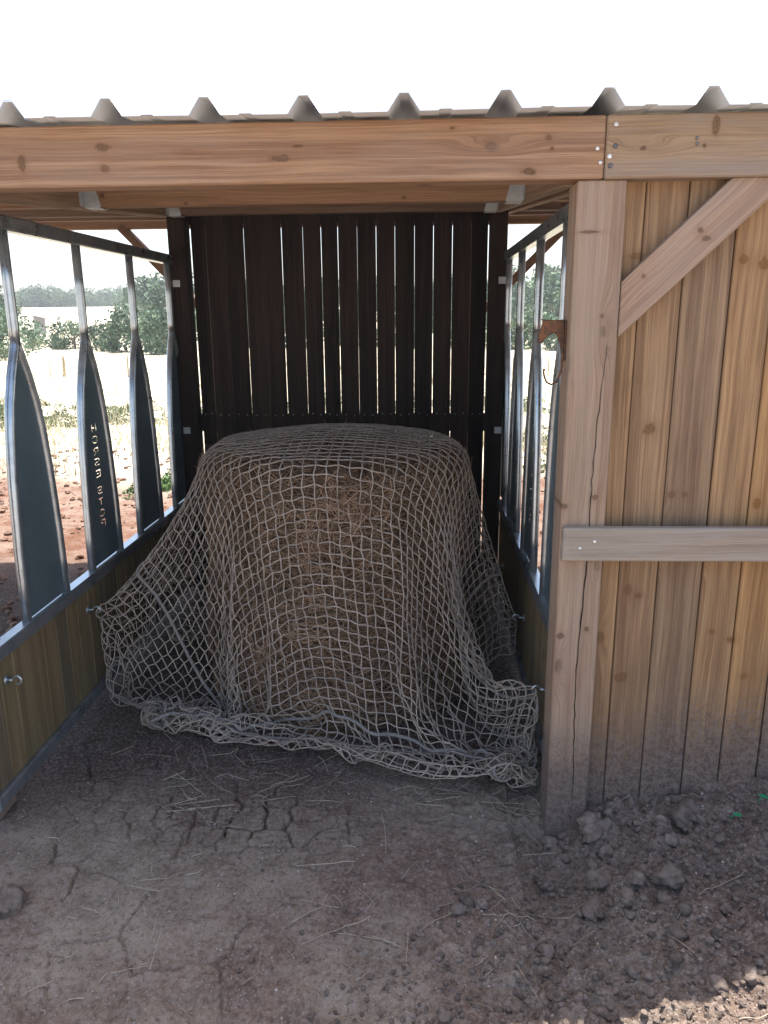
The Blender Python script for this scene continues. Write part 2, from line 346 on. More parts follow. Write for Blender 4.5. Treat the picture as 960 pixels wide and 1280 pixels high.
# ------------------------------------------------------------------ ground
def ground_z(x, y, fine=True):
    x = np.asarray(x, float); y = np.asarray(y, float)
    z = (fbm(x*.9, y*.9, 3, 3)-.5)*.05
    # heap of loose soil along the boarded wall, rising to the right
    rise = np.interp(x, [.35, .52, .60, .83, 1.0, 1.2, 1.6, 2.4, 4], [-.02, .05, .085, .115, .165, .215, .26, .27, 0])
    fall = np.interp(y, [-2.2, -1.2, -.7, -.35, -.08, .05, .5, 1.2], [0, .15, .38, .62, .9, 1, .6, 0])
    z = z + rise*fall*np.where(x > .3, 1, 0)
    z = z - .035*np.exp(-((x-.42)**2/.05+(y+.1)**2/.05))           # hollow worn by the post
    z = z - .03*np.exp(-((x+1.45)**2/.1+(y+.05)**2/.15))
    z = z - .055*sst(.75, -.3, x)*sst(-.25, -.75, y)
    z = z + .05*sst(.42, .95, x)*sst(-.25, -.6, y)*sst(-2.2, -1.2, y)
    far = np.hypot(x, y)
    # gentle valley, then the hill with the bleached field
    hill = np.interp(y, [0, 45, 80, 170, 230, 400, 4000], [0, 0, .6, 4.0, 4.6, 3, 0])
    z = z + hill*np.interp(np.abs(x+45), [0, 150, 400], [1, .9, .3]) + np.where(far > 6, (fbm(x*.22, y*.22, 3, 9)-.5)*.22*sst(6, 14, far), 0)
    if fine:
        near = 1-sst(2.5, 5, far)
        loose = sst(-.15, .55, x-.35*y-.35*(fbm(x*3, y*3, 2, 40)-.5)*2)*sst(.35, .1, y)
        loose = np.maximum(loose, .55*sst(-.35, -.75, y))
        lump = fbm(x*14, y*14, 4, 21); f1, f2 = voro(x*22+3*fbm(x*8, y*8, 2, 2), y*22, 31); g1, g2 = voro(x*48, y*48, 33)
        z = z + near*((lump-.5)*(.022+.050*loose)+loose*(.5-f1)*.034*(vnoise(x*9, y*9, 5) > .35) + (.35-g1)*.006*(.35+loose))
        # drying cracks in the trampled mud
        crk = np.clip(np.exp(-((x+.50)**2/.045+(y-.03)**2/.022))*1.3+.35*np.exp(-((x+1.0)**2/.10+(y-.05)**2/.04)), 0, 1)*(1-loose)
        wx = x+.035*(fbm(x*16, y*16, 3, 50)-.5); wy = y+.035*(fbm(x*16+9, y*16, 3, 51)-.5)
        a1, a2 = voro(wx*9.5, wy*9.5, 61); e = a2-a1
        on = sst(.40, .55, fbm(x*7, y*7, 2, 77)+.18*crk)
        z = z - .045*crk*on*(1-sst(.01, .075, e))
        b1, b2 = voro(wx*21, wy*21, 65)
        z = z - .018*crk*sst(.45, .6, fbm(x*9, y*9, 2, 78))*(1-sst(.02, .13, b2-b1))
        c1, c2 = voro(wx*4.2+7, wy*4.2, 68)
        z = z - .018*near*(1-loose)*sst(.50, .58, fbm(x*4, y*4, 2, 79))*(1-sst(.006, .03, c2-c1))*sst(.9, .3, y)
    return z
def axis(lo, hi, st, far_lo, far_hi, g=1.13):
    a = list(np.arange(lo, hi+1e-6, st)); s = st; x = hi
    while x < far_hi: s *= g; x += s; a.append(x)
    s = st; x = lo
    while x > far_lo: s *= g; x -= s; a.insert(0, x)
    return np.array(a)
gx = axis(-1.5, 1.5, .0056, -2500, 2500, 1.12); gy = axis(-.95, .62, .0048, -2500, 3000, 1.10)
GX, GY = np.meshgrid(gx, gy)
GZ = ground_z(GX, GY)
nx, ny = len(gx), len(gy)
I = np.arange(nx*ny).reshape(ny, nx)
F = np.stack([I[:-1, :-1], I[:-1, 1:], I[1:, 1:], I[1:, :-1]], -1).reshape(-1, 4)
def ground_mat():
    m, nt, b = newmat('earth_and_dry_field'); N = NT(nt)
    pos = N.n('ShaderNodeNewGeometry').outputs['Position']; ps = N.n('ShaderNodeSeparateXYZ'); N.l(pos, ps.inputs[0])
    n0 = N.noise(pos, 1.6, 4, .6); n1 = N.noise(pos, 9, 5, .65); n2 = N.noise(pos, 75, 4, .7); n3 = N.noise(pos, 300, 2, .6)
    grey = N.mix(N.ramp(n1, .3, .7), (.205, .156, .112), (.310, .245, .183))
    red = N.mix(N.ramp(n1, .3, .7), (.150, .098, .073), (.230, .158, .118))
    col = N.mix(N.ramp(n0, .40, .62), grey, red)
    bay_ramp = N.ramp(N.math('ADD', ps.outputs[1], N.math('MULTIPLY', N.math('SUBTRACT', n1, .5), .25)), -.02, .42)
    inside = N.math('MULTIPLY', bay_ramp, N.math('SUBTRACT', 1, N.ramp(ps.outputs[1], 2.4, 3.2)))
    col = N.mix(N.math('MULTIPLY', inside, .78), col, (.048, .032, .029))     # darker floor of the feeding bay
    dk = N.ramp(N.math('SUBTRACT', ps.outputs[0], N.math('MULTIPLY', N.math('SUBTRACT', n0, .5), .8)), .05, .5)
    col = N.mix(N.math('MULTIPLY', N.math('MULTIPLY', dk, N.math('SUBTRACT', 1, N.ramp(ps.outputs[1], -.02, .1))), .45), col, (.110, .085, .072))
    col = N.mix(N.math('MULTIPLY', N.ramp(n2, .45, .72), .55), col, (.31, .26, .23))
    col = N.mix(N.math('MULTIPLY', N.ramp(n2, .52, .30), .55), col, (.05, .037, .033))
    gr = N.n('ShaderNodeTexVoronoi'); N.l(pos, gr.inputs['Vector']); gr.inputs['Scale'].default_value = 190
    gc = N.n('ShaderNodeSeparateXYZ'); N.l(gr.outputs['Color'], gc.inputs[0])
    spk = N.math('MULTIPLY', N.math('LESS_THAN', gc.outputs[0], .13), N.math('LESS_THAN', gr.outputs['Distance'], .42))
    col = N.mix(N.math('MULTIPLY', spk, .7), col, (.36, .31, .27))
    # away from the shelter: red soil, then bleached dry grass
    nf = N.noise(pos, .45, 5, .6); nf2 = N.noise(pos, 4.5, 6, .8)
    soil = N.mix(N.ramp(N.math('ADD', N.math('MULTIPLY', nf2, .6), N.math('MULTIPLY', nf, .5)), .42, .62), (.125, .058, .036), (.225, .165, .13))
    pale = N.mix(N.ramp(nf2, .35, .65), (.62, .55, .44), (.50, .45, .31))
    yy = N.math('ADD', ps.outputs[1], N.math('MULTIPLY', N.math('SUBTRACT', nf, .5), 7))
    fld = N.mix(N.ramp(yy, 4.5, 7.5), soil, pale)
    col = N.mix(N.ramp(ps.outputs[1], 2.2, 3.0), col, fld)
    back = N.ramp(ps.outputs[1], -2.0, -4.0)
    col = N.mix(back, col, N.mix(nf, (.36, .30, .245), (.47, .42, .35)))
    N.l(col, b.inputs['Base Color']); b.inputs['Roughness'].default_value = .95; b.inputs['Specular IOR Level'].default_value = .1
    h = N.math('ADD', N.math('MULTIPLY', n2, 1.0), N.math('ADD', N.math('MULTIPLY', n3, .45), N.math('MULTIPLY', spk, .35)))
    N.l(N.bump(h, .85, .008), b.inputs['Normal'])
    return m
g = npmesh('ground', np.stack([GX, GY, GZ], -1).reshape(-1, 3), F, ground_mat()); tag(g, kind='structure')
def gz(x, y): return float(ground_z(np.array([x]), np.array([y]))[0])
# ------------------------------------------------------------------ the shelter
XL, XR = -1.35, .45
sh = empty('hay_shelter', (-.45, 1.1, 0)); U = Under(sh)
tag(sh, 'open timber shelter with corrugated metal roof and a slatted dark back wall', 'shelter')
RZ = lambda y: 2.070+.09*y           # underside of the roof sheets
# roof: trapezoid-ribbed sheets running front to back
def roof(x0, x1, name):
    xs = []; k0 = math.floor((x0+1.037)/.248)
    for k in range(k0-1, k0+40):
        c = -1.037+.248*k
        for dx, h in ((-.040, 0), (-.0115, .041), (.0115, .041), (.040, 0), (.085, 0), (.088, .003), (.117, .003), (.120, 0), (.16, 0)):
            xs.append((c+dx, h))
    xs = [(x, h) for x, h in xs if x0 <= x <= x1]
    ys = [-.075, .0, .8, 1.6, 2.4, 3.2, 3.36]; mb = MB(); vs = []
    n = len(xs)
    for lay in (0, .0022):
        for y in ys:
            for x, h in xs: vs.append((x, y, RZ(y)+h+lay+.0015*math.sin(x*5+y)))
    fs = []; L = n*len(ys)
    for j in range(len(ys)-1):
        for i in range(n-1):
            a, b_, c, d = j*n+i, j*n+i+1, (j+1)*n+i+1, (j+1)*n+i
            fs.append((a, d, c, b_)); fs.append((L+a, L+b_, L+c, L+d))
    for i in range(n-1):
        fs.append((i, i+1, L+i+1, L+i)); e = (len(ys)-1)*n; fs.append((e+i, L+e+i, L+e+i+1, e+i+1))
    mb.add(vs, fs); return U.put(mb, name, M['roof'])
roof(-3.80, -.97, 'roof_sheet'); roof(-1.175, 1.08, 'roof_sheet').location.z += .003; roof(.88, 3.1, 'roof_sheet').location.z += .006
def T(name, mat, *a, **k):
    mb = MB(); beam(mb, *a, **k); return U.put(mb, name, M[mat])
# front beam in two lengths, butted over the post
fb = T('front_beam', 'beam', (-3.75, .030, 1.989), (.4625, .030, 1.989), .082, .148, tone=.4)
fb2 = T('front_beam', 'beam_grey', (.4645, .030, 1.989), (3.05, .030, 1.989), .086, .150, tone=0)
tag(fb2, 'greyer right-hand length of the front beam with screws at the joint')
def screw(x, z, y, mat='screw', r=.006, parent=None, d=.003, ax='y'):
    mb = MB()
    if ax == 'y': tube(mb, [(x, y, z), (x, y-d, z), (x, y-d*1.3, z)], [r, r, r*.6], 10)
    o = U.put(mb, 'screw', M[mat], True)
    if parent: o.parent = parent; o.location = (0, 0, 0)
    return o
yb = -.0132
for x, z in ((.486, 2.040), (.474, 1.966)): screw(x, z, yb, 'screw', .0062, fb2)
for x, z in ((.487, 1.990), (.477, 1.944)): screw(x, z, yb, 'darkscrew', .0058, fb2)
for x, z in ((.443, 1.985), (.452, 1.952)): screw(x, z, -.0112, 'screw', .005, fb)
for x, z in ((.688, 2.005), (.690, 1.992)): screw(x, z, yb, 'darkscrew', .004, fb2)
# posts
def post(x0, x1, y0, y1, z1, mat, tone=0, name='post', z0=-.5):
    mb = MB(); box(mb, x0, x1, y0, y1, z0, z1, .004, tone, 'z'); return U.put(mb, name, M[mat])
p1 = post(.401, .526, .0, .122, 1.914, 'post', .1); tag(p1, 'pale front post with a long drying split and mud at its foot')
# the drying split in the front post: flat strip, slot's shade painted in
def crack_strip(pts, w, y, name, mat, par):
    mb = MB(); vs = []; n = len(pts)
    for i, (x, z) in enumerate(pts):
        ww = w*(.25+.75*math.sin(math.pi*(i+.3)/n))*random.uniform(.6, 1.2); vs += [(x-ww/2, y, z), (x+ww/2, y, z)]
    mb.add(vs, [(2*i, 2*i+1, 2*i+3, 2*i+2) for i in range(n-1)]); o = U.put(mb, name, mat)
    if par: o.parent = par; o.location = (0, 0, 0)
    return o
M['split'] = plain('shadowed_split', (.02, .014, .01), (.05, .035, .025), 60, 1, 0)
cz = np.linspace(1.50, .02, 60)
cp = [(.497-.020*(1.5-z)/1.5-.012*math.sin(2.2*z)+.002*random.uniform(-1, 1)+.004*math.sin(9*z), z) for z in cz]
crack_strip(cp, .0042, -.0010, 'drying_split', M['split'], p1)
cp = [(.405+.04*t, 1.762+.0015*math.sin(30*t)) for t in np.linspace(0, 1, 14)]; crack_strip([(a, b) for a, b in cp][::1], .0001, -.0010, 'drying_split', M['split'], p1)
post(XL-.165, XL-.040, .0, .122, 1.914, 'post', -.3)
post(-3.70, -3.58, 0, .122, 1.914, 'post', 0); post(2.10, 2.22, .047, .122, 1.914, 'post', 0)
for x in (-1.50, .60): pass
for x in (-3.64, -1.42, .36, 2.16): post(x-.06, x+.06, 3.14, 3.26, 2.14, 'frame', -.2)
# rear beam, rafters, purlins
T('rear_beam', 'frame', (-3.75, 3.2, 2.243), (3.05, 3.2, 2.243), .075, .185, tone=.2)
rafs = []
for x in (-1.303, -1.378, .395, .470, -3.64, 2.16):
    y0, y1 = .075, 3.155
    T('rafter', 'rafter', (x, y0, 1.982+.09*y0), (x, y1, 1.982+.09*y1), .040, .158, tone=random.uniform(-.5, .5))
for y in (.95, 1.98, 2.75):
    for a, b in ((-1.279, .371), (-3.616, -1.402), (.494, 2.136)):
        zc = RZ(y)-.087
        T('purlin', 'frame' if a != -1.279 or y > 1 else 'frame', (a, y, zc), (b, y, zc), .060, .158, tone=.6 if y < 1 else -1.0)  # front purlin toned lit, rear ones dark: under-roof shade painted into the tone
# joist hangers: folded zinc sheet, flange on the rafter, cheek on the purlin
def hanger(xr, y, sgn):
    z0 = RZ(y)-.168; z1 = z0+.115; mb = MB(); fx = xr
    box(mb, min(fx, fx+sgn*.0025), max(fx, fx+sgn*.0025), y-.075, y+.075, z0, z1, .0005)
    for yy in (y-.033, y+.0305):
        pts = [(0, 0), (.062, 0), (.030, .115), (0, .115)]
        o = Vector((fx+sgn*.003, yy, z0)); vs = [(o.x+sgn*p[0], o.y, o.z+p[1]) for p in pts]+[(o.x+sgn*p[0], o.y+.0025, o.z+p[1]) for p in pts]
        mb.add(vs, [(0, 1, 2, 3), (7, 6, 5, 4), (0, 4, 5, 1), (1, 5, 6, 2), (2, 6, 7, 3), (3, 7, 4, 0)])
    box(mb, min(fx+sgn*.003, fx+sgn*.06), max(fx+sgn*.003, fx+sgn*.06), y-.033, y+.033, z0-.0025, z0-.0002, .0004)
    for k in range(4): 
        zz = z0+.02+.026*k; tube(mb, [(fx+sgn*.02, y-.0335, zz), (fx+sgn*.02, y-.037, zz)], .004, 8)
    o = U.put(mb, 'joist_hanger', M['hanger'])
for y in (.95, 1.98):
    hanger(-1.282, y, 1); hanger(.374, y, -1)
# rear braces
for x0, x1 in ((-1.42, -2.00), (.36, .97)):
    T('rear_brace', 'frame', (x0, 3.20, 1.56), (x1, 3.20, 2.165), .05, .085, up=(0, 1, 0), tone=-.3)
# back wall of the bay
bw = MB(); seams = [-1.262, -1.180, -1.075, -.969, -.861, -.762, -.645, -.546, -.455, -.350, -.247, -.145, -.039, .063, .165, .266, .356]
for i in range(len(seams)-1):
    a, b = seams[i], seams[i+1]; gap = (.0014 if i < 7 else .0019)+.016*max(0, abs(b)-.1)/4.4
    if i in (1, 3): gap *= .6
    l = random.uniform(-.0010, .0010); r_ = random.uniform(-.0010, .0010)
    beam(bw, ((a+b)/2+l, 2.244+random.uniform(0, .004), -.1), ((a+b)/2+r_, 2.244+random.uniform(0, .004), 2.235), (b-a)-gap*random.uniform(.9, 1.3), .016, (0, 1, 0), .0015)
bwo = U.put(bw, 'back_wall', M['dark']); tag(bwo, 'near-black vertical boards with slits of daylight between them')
for z in (.985, 2.12, .15):
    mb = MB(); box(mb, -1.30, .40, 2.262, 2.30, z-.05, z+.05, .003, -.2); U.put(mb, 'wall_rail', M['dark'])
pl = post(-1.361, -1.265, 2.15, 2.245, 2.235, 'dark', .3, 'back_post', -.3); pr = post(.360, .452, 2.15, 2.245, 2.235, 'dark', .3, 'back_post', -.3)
for i in range(len(seams)-1):
    for k in (.27, .73):
        screw(seams[i]*(1-k)+seams[i+1]*k, 1.036+random.uniform(-.006, .006), 2.2355, 'darkscrew', .0042)
# boarded front wall on the right
fw = MB(); xs = [.5265, .588, .701, .829, .942, 1.057, 1.180, 1.300, 1.42, 1.54, 1.66, 1.78, 1.90, 2.02, 2.10]
tones = [.1, -.25, -.8, .25, .9, -.3, .3, -.5, .4, .1, -.4, .2, .5, -.1]
gaps = [.002, .003, .003, .005, .003, .006, .003, .004, .003, .003, .003, .003, .003, .003]
for i in range(len(xs)-1):
    dx = random.uniform(-.003, .003)
    beam(fw, ((xs[i]+xs[i+1])/2+dx*.2, .058, -.15), ((xs[i]+xs[i+1])/2-dx*.2, .058, 1.990), xs[i+1]-xs[i]-gaps[i], .024, (0, 1, 0), .0025, tones[i])
fwo = U.put(fw, 'front_wall', M['boards']); tag(fwo, 'honey-coloured vertical boards splashed with mud along the bottom')
# keep wall top behind the beam: beam back face is at y = .071, wall is let in below it
mb = MB(); box(mb, .5285, 2.1, .0725, .11, 1.80, 1.90, .003, 0); U.put(mb, 'wall_rail', M['frame'])
fr = MB(); beam(fr, (.404, -.0165, .944), (2.3, -.0165, .951), .030, .098, (0, 0, 1), .004, .1)
fro = U.put(fr, 'front_rail', M['rail'])
for x, z in ((.452, .935), (.492, .955)): screw(x, z, -.0318, 'screw', .0052, fro)
br = MB(); L0 = (.5285, 1.588); th = math.atan(.962)
beam(br, (.5285, .0225, 1.588), (.5285+.340, .0225, 1.588+.340*.962), .040, .104, (0, 0, 1), .003, .2, cut0=.962, cut1=-1.04)
U.put(br, 'wall_brace', M['brace'])
# ------------------------------------------------------------------ the metal feed barriers
FONT = {'H': ['10001', '10001', '10001', '10111', '10001', '10001', '10001'], 'O': ['01110', '10001', '10000', '00000', '10001', '10001', '01110'],
        'R': ['11110', '10001', '10001', '10110', '10100', '00010', '10001'], 'S': ['01111', '10000', '10000', '01110', '00001', '00001', '11110'],
        'E': ['11111', '10000', '10000', '10110', '10000', '10000', '11111'], 'T': ['11111', '00100', '00100', '00100', '00100', '00100', '00100'],
        'P': ['11110', '10001', '10001', '10110', '10000', '10000', '10000']}
def half(z):   # half spread of a tombstone bar pair at height z
    return float(np.interp(z, [.55, .80, 1.05, 1.20, 1.30, 1.40, 1.49, 1.60], [.152, .146, .128, .108, .086, .050, .006, .0]))
def barrier(X, sgn, label, bars, text_at):
    """X: inner face of the boards, sgn: +1 if the bay lies at larger x"""
    e = empty('feed_barrier', (X, 1.1, 0)); V = Under(e)
    tag(e, label, 'feed barrier', 'steel feed barriers at the sides of the hay bay')
    y0, y1 = (-.06 if sgn > 0 else .128), 2.145; xc = X-sgn*.012
    def rail(name, z0, z1, w=.05):
        mb = MB(); box(mb, xc-w/2, xc+w/2, y0, y1, z0, z1, .006, 0, 'y'); return V.put(mb, name, M['galv'])
    rail('top_rail', 1.857, 1.905); rail('middle_rail', .515, .563); rail('bottom_rail', .045, .093)
    for bi, yb_ in enumerate(bars):
        mb = MB(); zs = [1.857, 1.70, 1.55, 1.49]
        tube(mb, [(xc, yb_, z) for z in zs], .0172, 14)
        bo = V.put(mb, 'upright', M['galv'], True)
        zz = [1.53, 1.49, 1.45, 1.40, 1.35, 1.30, 1.25, 1.20, 1.12, 1.05, .95, .80, .70, .563]
        for s in (-1, 1):
            if bi == len(bars)-1 and yb_+.155 > y1 and s > 0: pass
            mb = MB(); pts = []
            for z in zz:
                h = half(z); pts.append((xc, yb_+s*max(h, .004), z))
            pts = [Vector(p) for p in pts]
            tube(mb, pts, [.012]+[.0165]*(len(pts)-1), 14)
            c = V.put(mb, 'bowed_tube', M['galv'], True); c.parent = bo; c.location = (0, 0, 0)
        # plate between the two tubes
        mb = MB(); cell = .0045; holes = set()
        zt, zb = 1.44, .566
        if bi == text_at:
            z = 1.150
            for word in ('HORSE', 'STOP'):
                for ch in word:
                    for r, row in enumerate(FONT[ch]):
                        for c_, v in enumerate(row):
                            if v == '1': holes.add((round((zt-z)/cell)+r, c_-2))
                    z -= .0475
                z -= .028
        nr = int((zt-zb)/cell); nc = 20; vs = []; idx = {}; fs = []
        def vid(r, c_, side):
            k = (r, c_, side)
            if k not in idx:
                zz_ = zt-r*cell; h = half(zz_)
                q = -(c_-.5)*cell*2.2
                q = max(-h, min(h, q)); idx[k] = len(vs); vs.append((xc+side*.0015, yb_+sgn*q, zz_))
            return idx[k]
        if bi == text_at:
            for r in range(nr):
                hw = half(zt-r*cell)
                for c_ in range(-nc, nc+1):
                    if abs(c_*cell*2.2) > hw+cell*2.2: continue
                    if (r, c_) in holes: continue
                    for s in (-1, 1):
                        q = (vid(r, c_, s), vid(r, c_+1, s), vid(r+1, c_+1, s), vid(r+1, c_, s)); fs.append(q if s < 0 else q[::-1])
        else:
            zz_ = np.linspace(zt, zb, 24)
            for z in zz_:
                h = half(z)
                for s in (-1, 1): vs += [(xc+s*.0015, yb_-h, z), (xc+s*.0015, yb_+h, z)]
            for r in range(23):
                a = r*4; fs += [(a, a+1, a+5, a+4), (a+2, a+6, a+7, a+3)]
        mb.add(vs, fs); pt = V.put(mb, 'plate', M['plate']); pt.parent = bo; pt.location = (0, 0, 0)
        if bi == text_at: tag(pt, 'steel plate with the words HORSE STOP cut through it')
    # kick boards between the lower rails
    mb = MB(); y = y0+.004
    while y < y1-.02:
        w = random.uniform(.085, .115); w = min(w, y1-.004-y)
        beam(mb, (X-sgn*.012, y+w/2, .094), (X-sgn*.012, y+w/2, .514), .022, w-.0022, (0, 1, 0), .002); y += w
    V.put(mb, 'kick_board', M['kick'])
    # eye hooks for the net
    hooks = {1: [(.092, .436), (.727, .43), (1.40, .36)], -1: [(.375, .285), (.999, .305), (1.825, .269)]}[sgn]
    for y, z in hooks:
        mb = MB(); xx = X
        tube(mb, [(xx-sgn*.001, y, z), (xx+sgn*.003, y, z)], .016, 12)
        tube(mb, [(xx, y, z), (xx+sgn*.022, y, z)], .0042, 8)
        tube(mb, [(xx+sgn*(.036+.014*math.cos(a)), y, z+.014*math.sin(a)) for a in np.linspace(math.pi, -math.pi*.62, 16)], .004, 8)
        V.put(mb, 'eye_hook', M['galv'], True)
    for z in (1.757, .956):
        mb = MB(); cx_ = X+sgn*.022
        box(mb, cx_-.019, cx_+.019, 2.143, 2.1495, z-.018, z+.018, .001)
        tube(mb, [(cx_, 2.143, z), (cx_, 2.135, z)], .009, 6); V.put(mb, 'bracket', M['hanger'])
    return e
barrier(XL, 1, 'galvanised feed barrier with wide tombstone bars at the left of the hay bay', [.435, .985, 1.555, 2.105], 1)
barrier(XR, -1, 'galvanised feed barrier seen edge-on at the right, behind the pale front post', [.450, 1.03, 1.60, 2.13], 1)
# ------------------------------------------------------------------ the hay bale
BC = (-.36, 1.06); BR = .54; BH = 1.045; RD = .095
bale = empty('hay_bale', (BC[0], BC[1], 0)); VB = Under(bale)
tag(bale, 'round bale of brown hay standing on end under the rope net', 'hay bale')
prof = [(0, BH+.045), (.12, BH+.042), (.24, BH+.03), (.33, BH+.014), (BR-RD, BH)]+[(BR-RD+RD*math.sin(a), BH-RD+RD*math.cos(a)) for a in np.linspace(.25, 1.57, 7)]+[(BR, z) for z in np.linspace(BH-.16, -.03, 26)]
nt_ = 150; pv = []
def bdisp(a, z, r):
    a = a % (2*math.pi); t = a if a < math.pi else 2*math.pi-a
    return (float(fbm(np.array([t*6.0]), np.array([z*6+r*4]), 5, 88)[0])-.5)*.11
for k, (r, z) in enumerate(prof):
    for j in range(nt_):
        a = 2*math.pi*j/nt_
        d = bdisp(a, z, r)
        rr = r*.985+d*(r/BR); pv.append((BC[0]+rr*math.cos(a), BC[1]+rr*math.sin(a), z+d*.5*(r < BR-.01)))
pf = []
for k in range(len(prof)-1):
    for j in range(nt_):
        j2 = (j+1) % nt_; pf.append((k*nt_+j, (k+1)*nt_+j, (k+1)*nt_+j2, k*nt_+j2))
core = npmesh('bale_core', pv, pf, M['hay'], bale); core.location = -bale.location
def strands(n, sampler, lmin, lmax, r, seg=3):
    """many thin bent three-sided stalks as arrays"""
    V = []; Fq = []; Tn = []
    for i in range(n):
        p, t, nn = sampler(); L = random.uniform(lmin, lmax); b = t.cross(nn).normalized(); cv = random.uniform(-.25, .25); cv2 = random.uniform(-.1, .3)
        rr = r*random.uniform(.6, 1.35); tn = random.uniform(-1, 1); base = len(V)
        for k in range(seg+1):
            s = k/seg-.5; q = p+t*(L*s)+b*(L*cv*(s*s))+nn*(L*cv2*(.25-s*s)*.5)
            for j in range(3):
                a = 2.094*j; V.append(q+(b*math.cos(a)+nn*math.sin(a))*rr); Tn.append(tn)
        for k in range(seg):
            for j in range(3):
                j2 = (j+1) % 3; Fq.append((base+3*k+j, base+3*k+j2, base+3*k+3+j2, base+3*k+3+j))
    return V, Fq, Tn
def bale_side():
    a = random.uniform(-math.pi, math.pi)
    if random.random() < .6: a = random.uniform(-math.pi*1.02, .02*math.pi)
    if random.random() < .27:
        rr = (BR-.07)*math.sqrt(random.random()); p = Vector((BC[0]+rr*math.cos(a), BC[1]+rr*math.sin(a), BH+float(np.interp(rr, [0, .12, .24, .33, .41, .47], [.045, .042, .03, .014, 0, -.016])))); nn = Vector((random.gauss(0, .3), random.gauss(0, .3), 1)).normalized(); t = Vector((random.gauss(0, 1), random.gauss(0, 1), random.gauss(0, .22)))
    else:
        z = random.uniform(.02, BH-.03); nn = Vector((math.cos(a), math.sin(a), random.gauss(0, .15))).normalized()
        rr = BR+bdisp(a, z, BR)+random.uniform(-.006, .014)-(RD-math.sqrt(max(0, RD**2-max(0, z-(BH-RD))**2))); p = Vector((BC[0]+rr*math.cos(a), BC[1]+rr*math.sin(a), z)); tg = Vector((-math.sin(a), math.cos(a), 0))
        t = tg*random.gauss(0, 1)+Vector((0, 0, random.gauss(0, .62)))+nn*random.gauss(0, .15)
    t = (t-nn*t.dot(nn)*.7).normalized(); return p, t, nn
V_, F_, T_ = strands(21000, bale_side, .03, .12, .00105)
def poke():
    a = random.uniform(-math.pi, math.pi); rr = random.choice((.5, .5, .46, random.uniform(0, .45))); p = Vector((BC[0]+rr*math.cos(a), BC[1]+rr*math.sin(a), BH+float(np.interp(rr, [0, .24, .41, .5], [.045, .03, 0, -.03]))+.015))
    t = Vector((math.cos(a)*.7+random.gauss(0, .5), math.sin(a)*.7+random.gauss(0, .5), random.uniform(.15, 1.1))).normalized(); return p, t, t.orthogonal().normalized()
V2, F2, T2 = strands(170, poke, .04, .13, .0010); nb = len(V_); V_ += V2; T_ += T2; F_ += [tuple(i+nb for i in f) for f in F2]
o = npmesh('hay_stalks', V_, F_, M['straw'], bale, False, T_); o.location = -bale.location; tag(o, kind='stuff')
# ------------------------------------------------------------------ the rope net: cloth relaxation over the bale
SP = .060
sx = np.arange(-1.495, 1.4951, SP); sy = np.arange(-1.84, 1.56, SP)
W, H_ = len(sx), len(sy)
SX, SY = np.meshgrid(sx, sy, indexing='ij')
P = np.stack([BC[0]+SX*.97, BC[1]+SY*.97, np.full_like(SX, BH+.12)], -1)
P[..., 2] += .02*(rng.random(SX.shape)-.5)
Q = P.copy()
def near_idx(a, b): return int(np.argmin(abs(sx-a))), int(np.argmin(abs(sy-b)))
pins = [(near_idx(-1.18, -.29), (XL+.035, .727, .43)), (near_idx(-1.36, .36), (XL+.035, 1.40, .36)), (near_idx(-1.10, -.92), (-.88, .70, .06)),
        (near_idx(1.0, -.91), (XR-.035, .375, .285)), (near_idx(1.25, -.06), (XR-.035, .999, .305)), (near_idx(1.25, .86), (XR-.035, 1.825, .269))]
FX = [-1.32, -1.15, -.95, -.70, -.4, -.1, .1, .45]; FY = [.70, .52, .44, .38, .33, .22, .17, .15]
for a_, X_ in ((-.98, -1.06), (-.78, -.92), (-.60, -.78), (-.42, -.62), (-.24, -.47), (-.06, -.32), (.12, -.15), (.30, .02), (.48, .19), (.68, .35)):
    pins.append((near_idx(a_, -1.555+random.uniform(-.03, .03)), (X_, float(np.interp(X_, FX, FY))+.07+random.uniform(-.025, .025), .015+.03*random.random())))
stack = .004+.10*fbm(SX*5+20, SY*7, 2, 5)**1.6*sst(-1.2, -1.6, SY)+.02*fbm(SX*5, SY*5, 2, 6)
inv = np.ones(SX.shape)
for (i, j), t in pins: inv[i, j] = 0
start = {k: P[k].copy() for k, t in pins}
NS = 420
def solve(A, B, wa, wb, rest, kc):
    d = B-A; l = np.sqrt((d*d).sum(-1))+1e-9; k = np.where(l > rest, 1.0, kc); c = (k*(l-rest)/l/(wa+wb+1e-9))[..., None]*d
    return c*wa[..., None], c*wb[..., None]
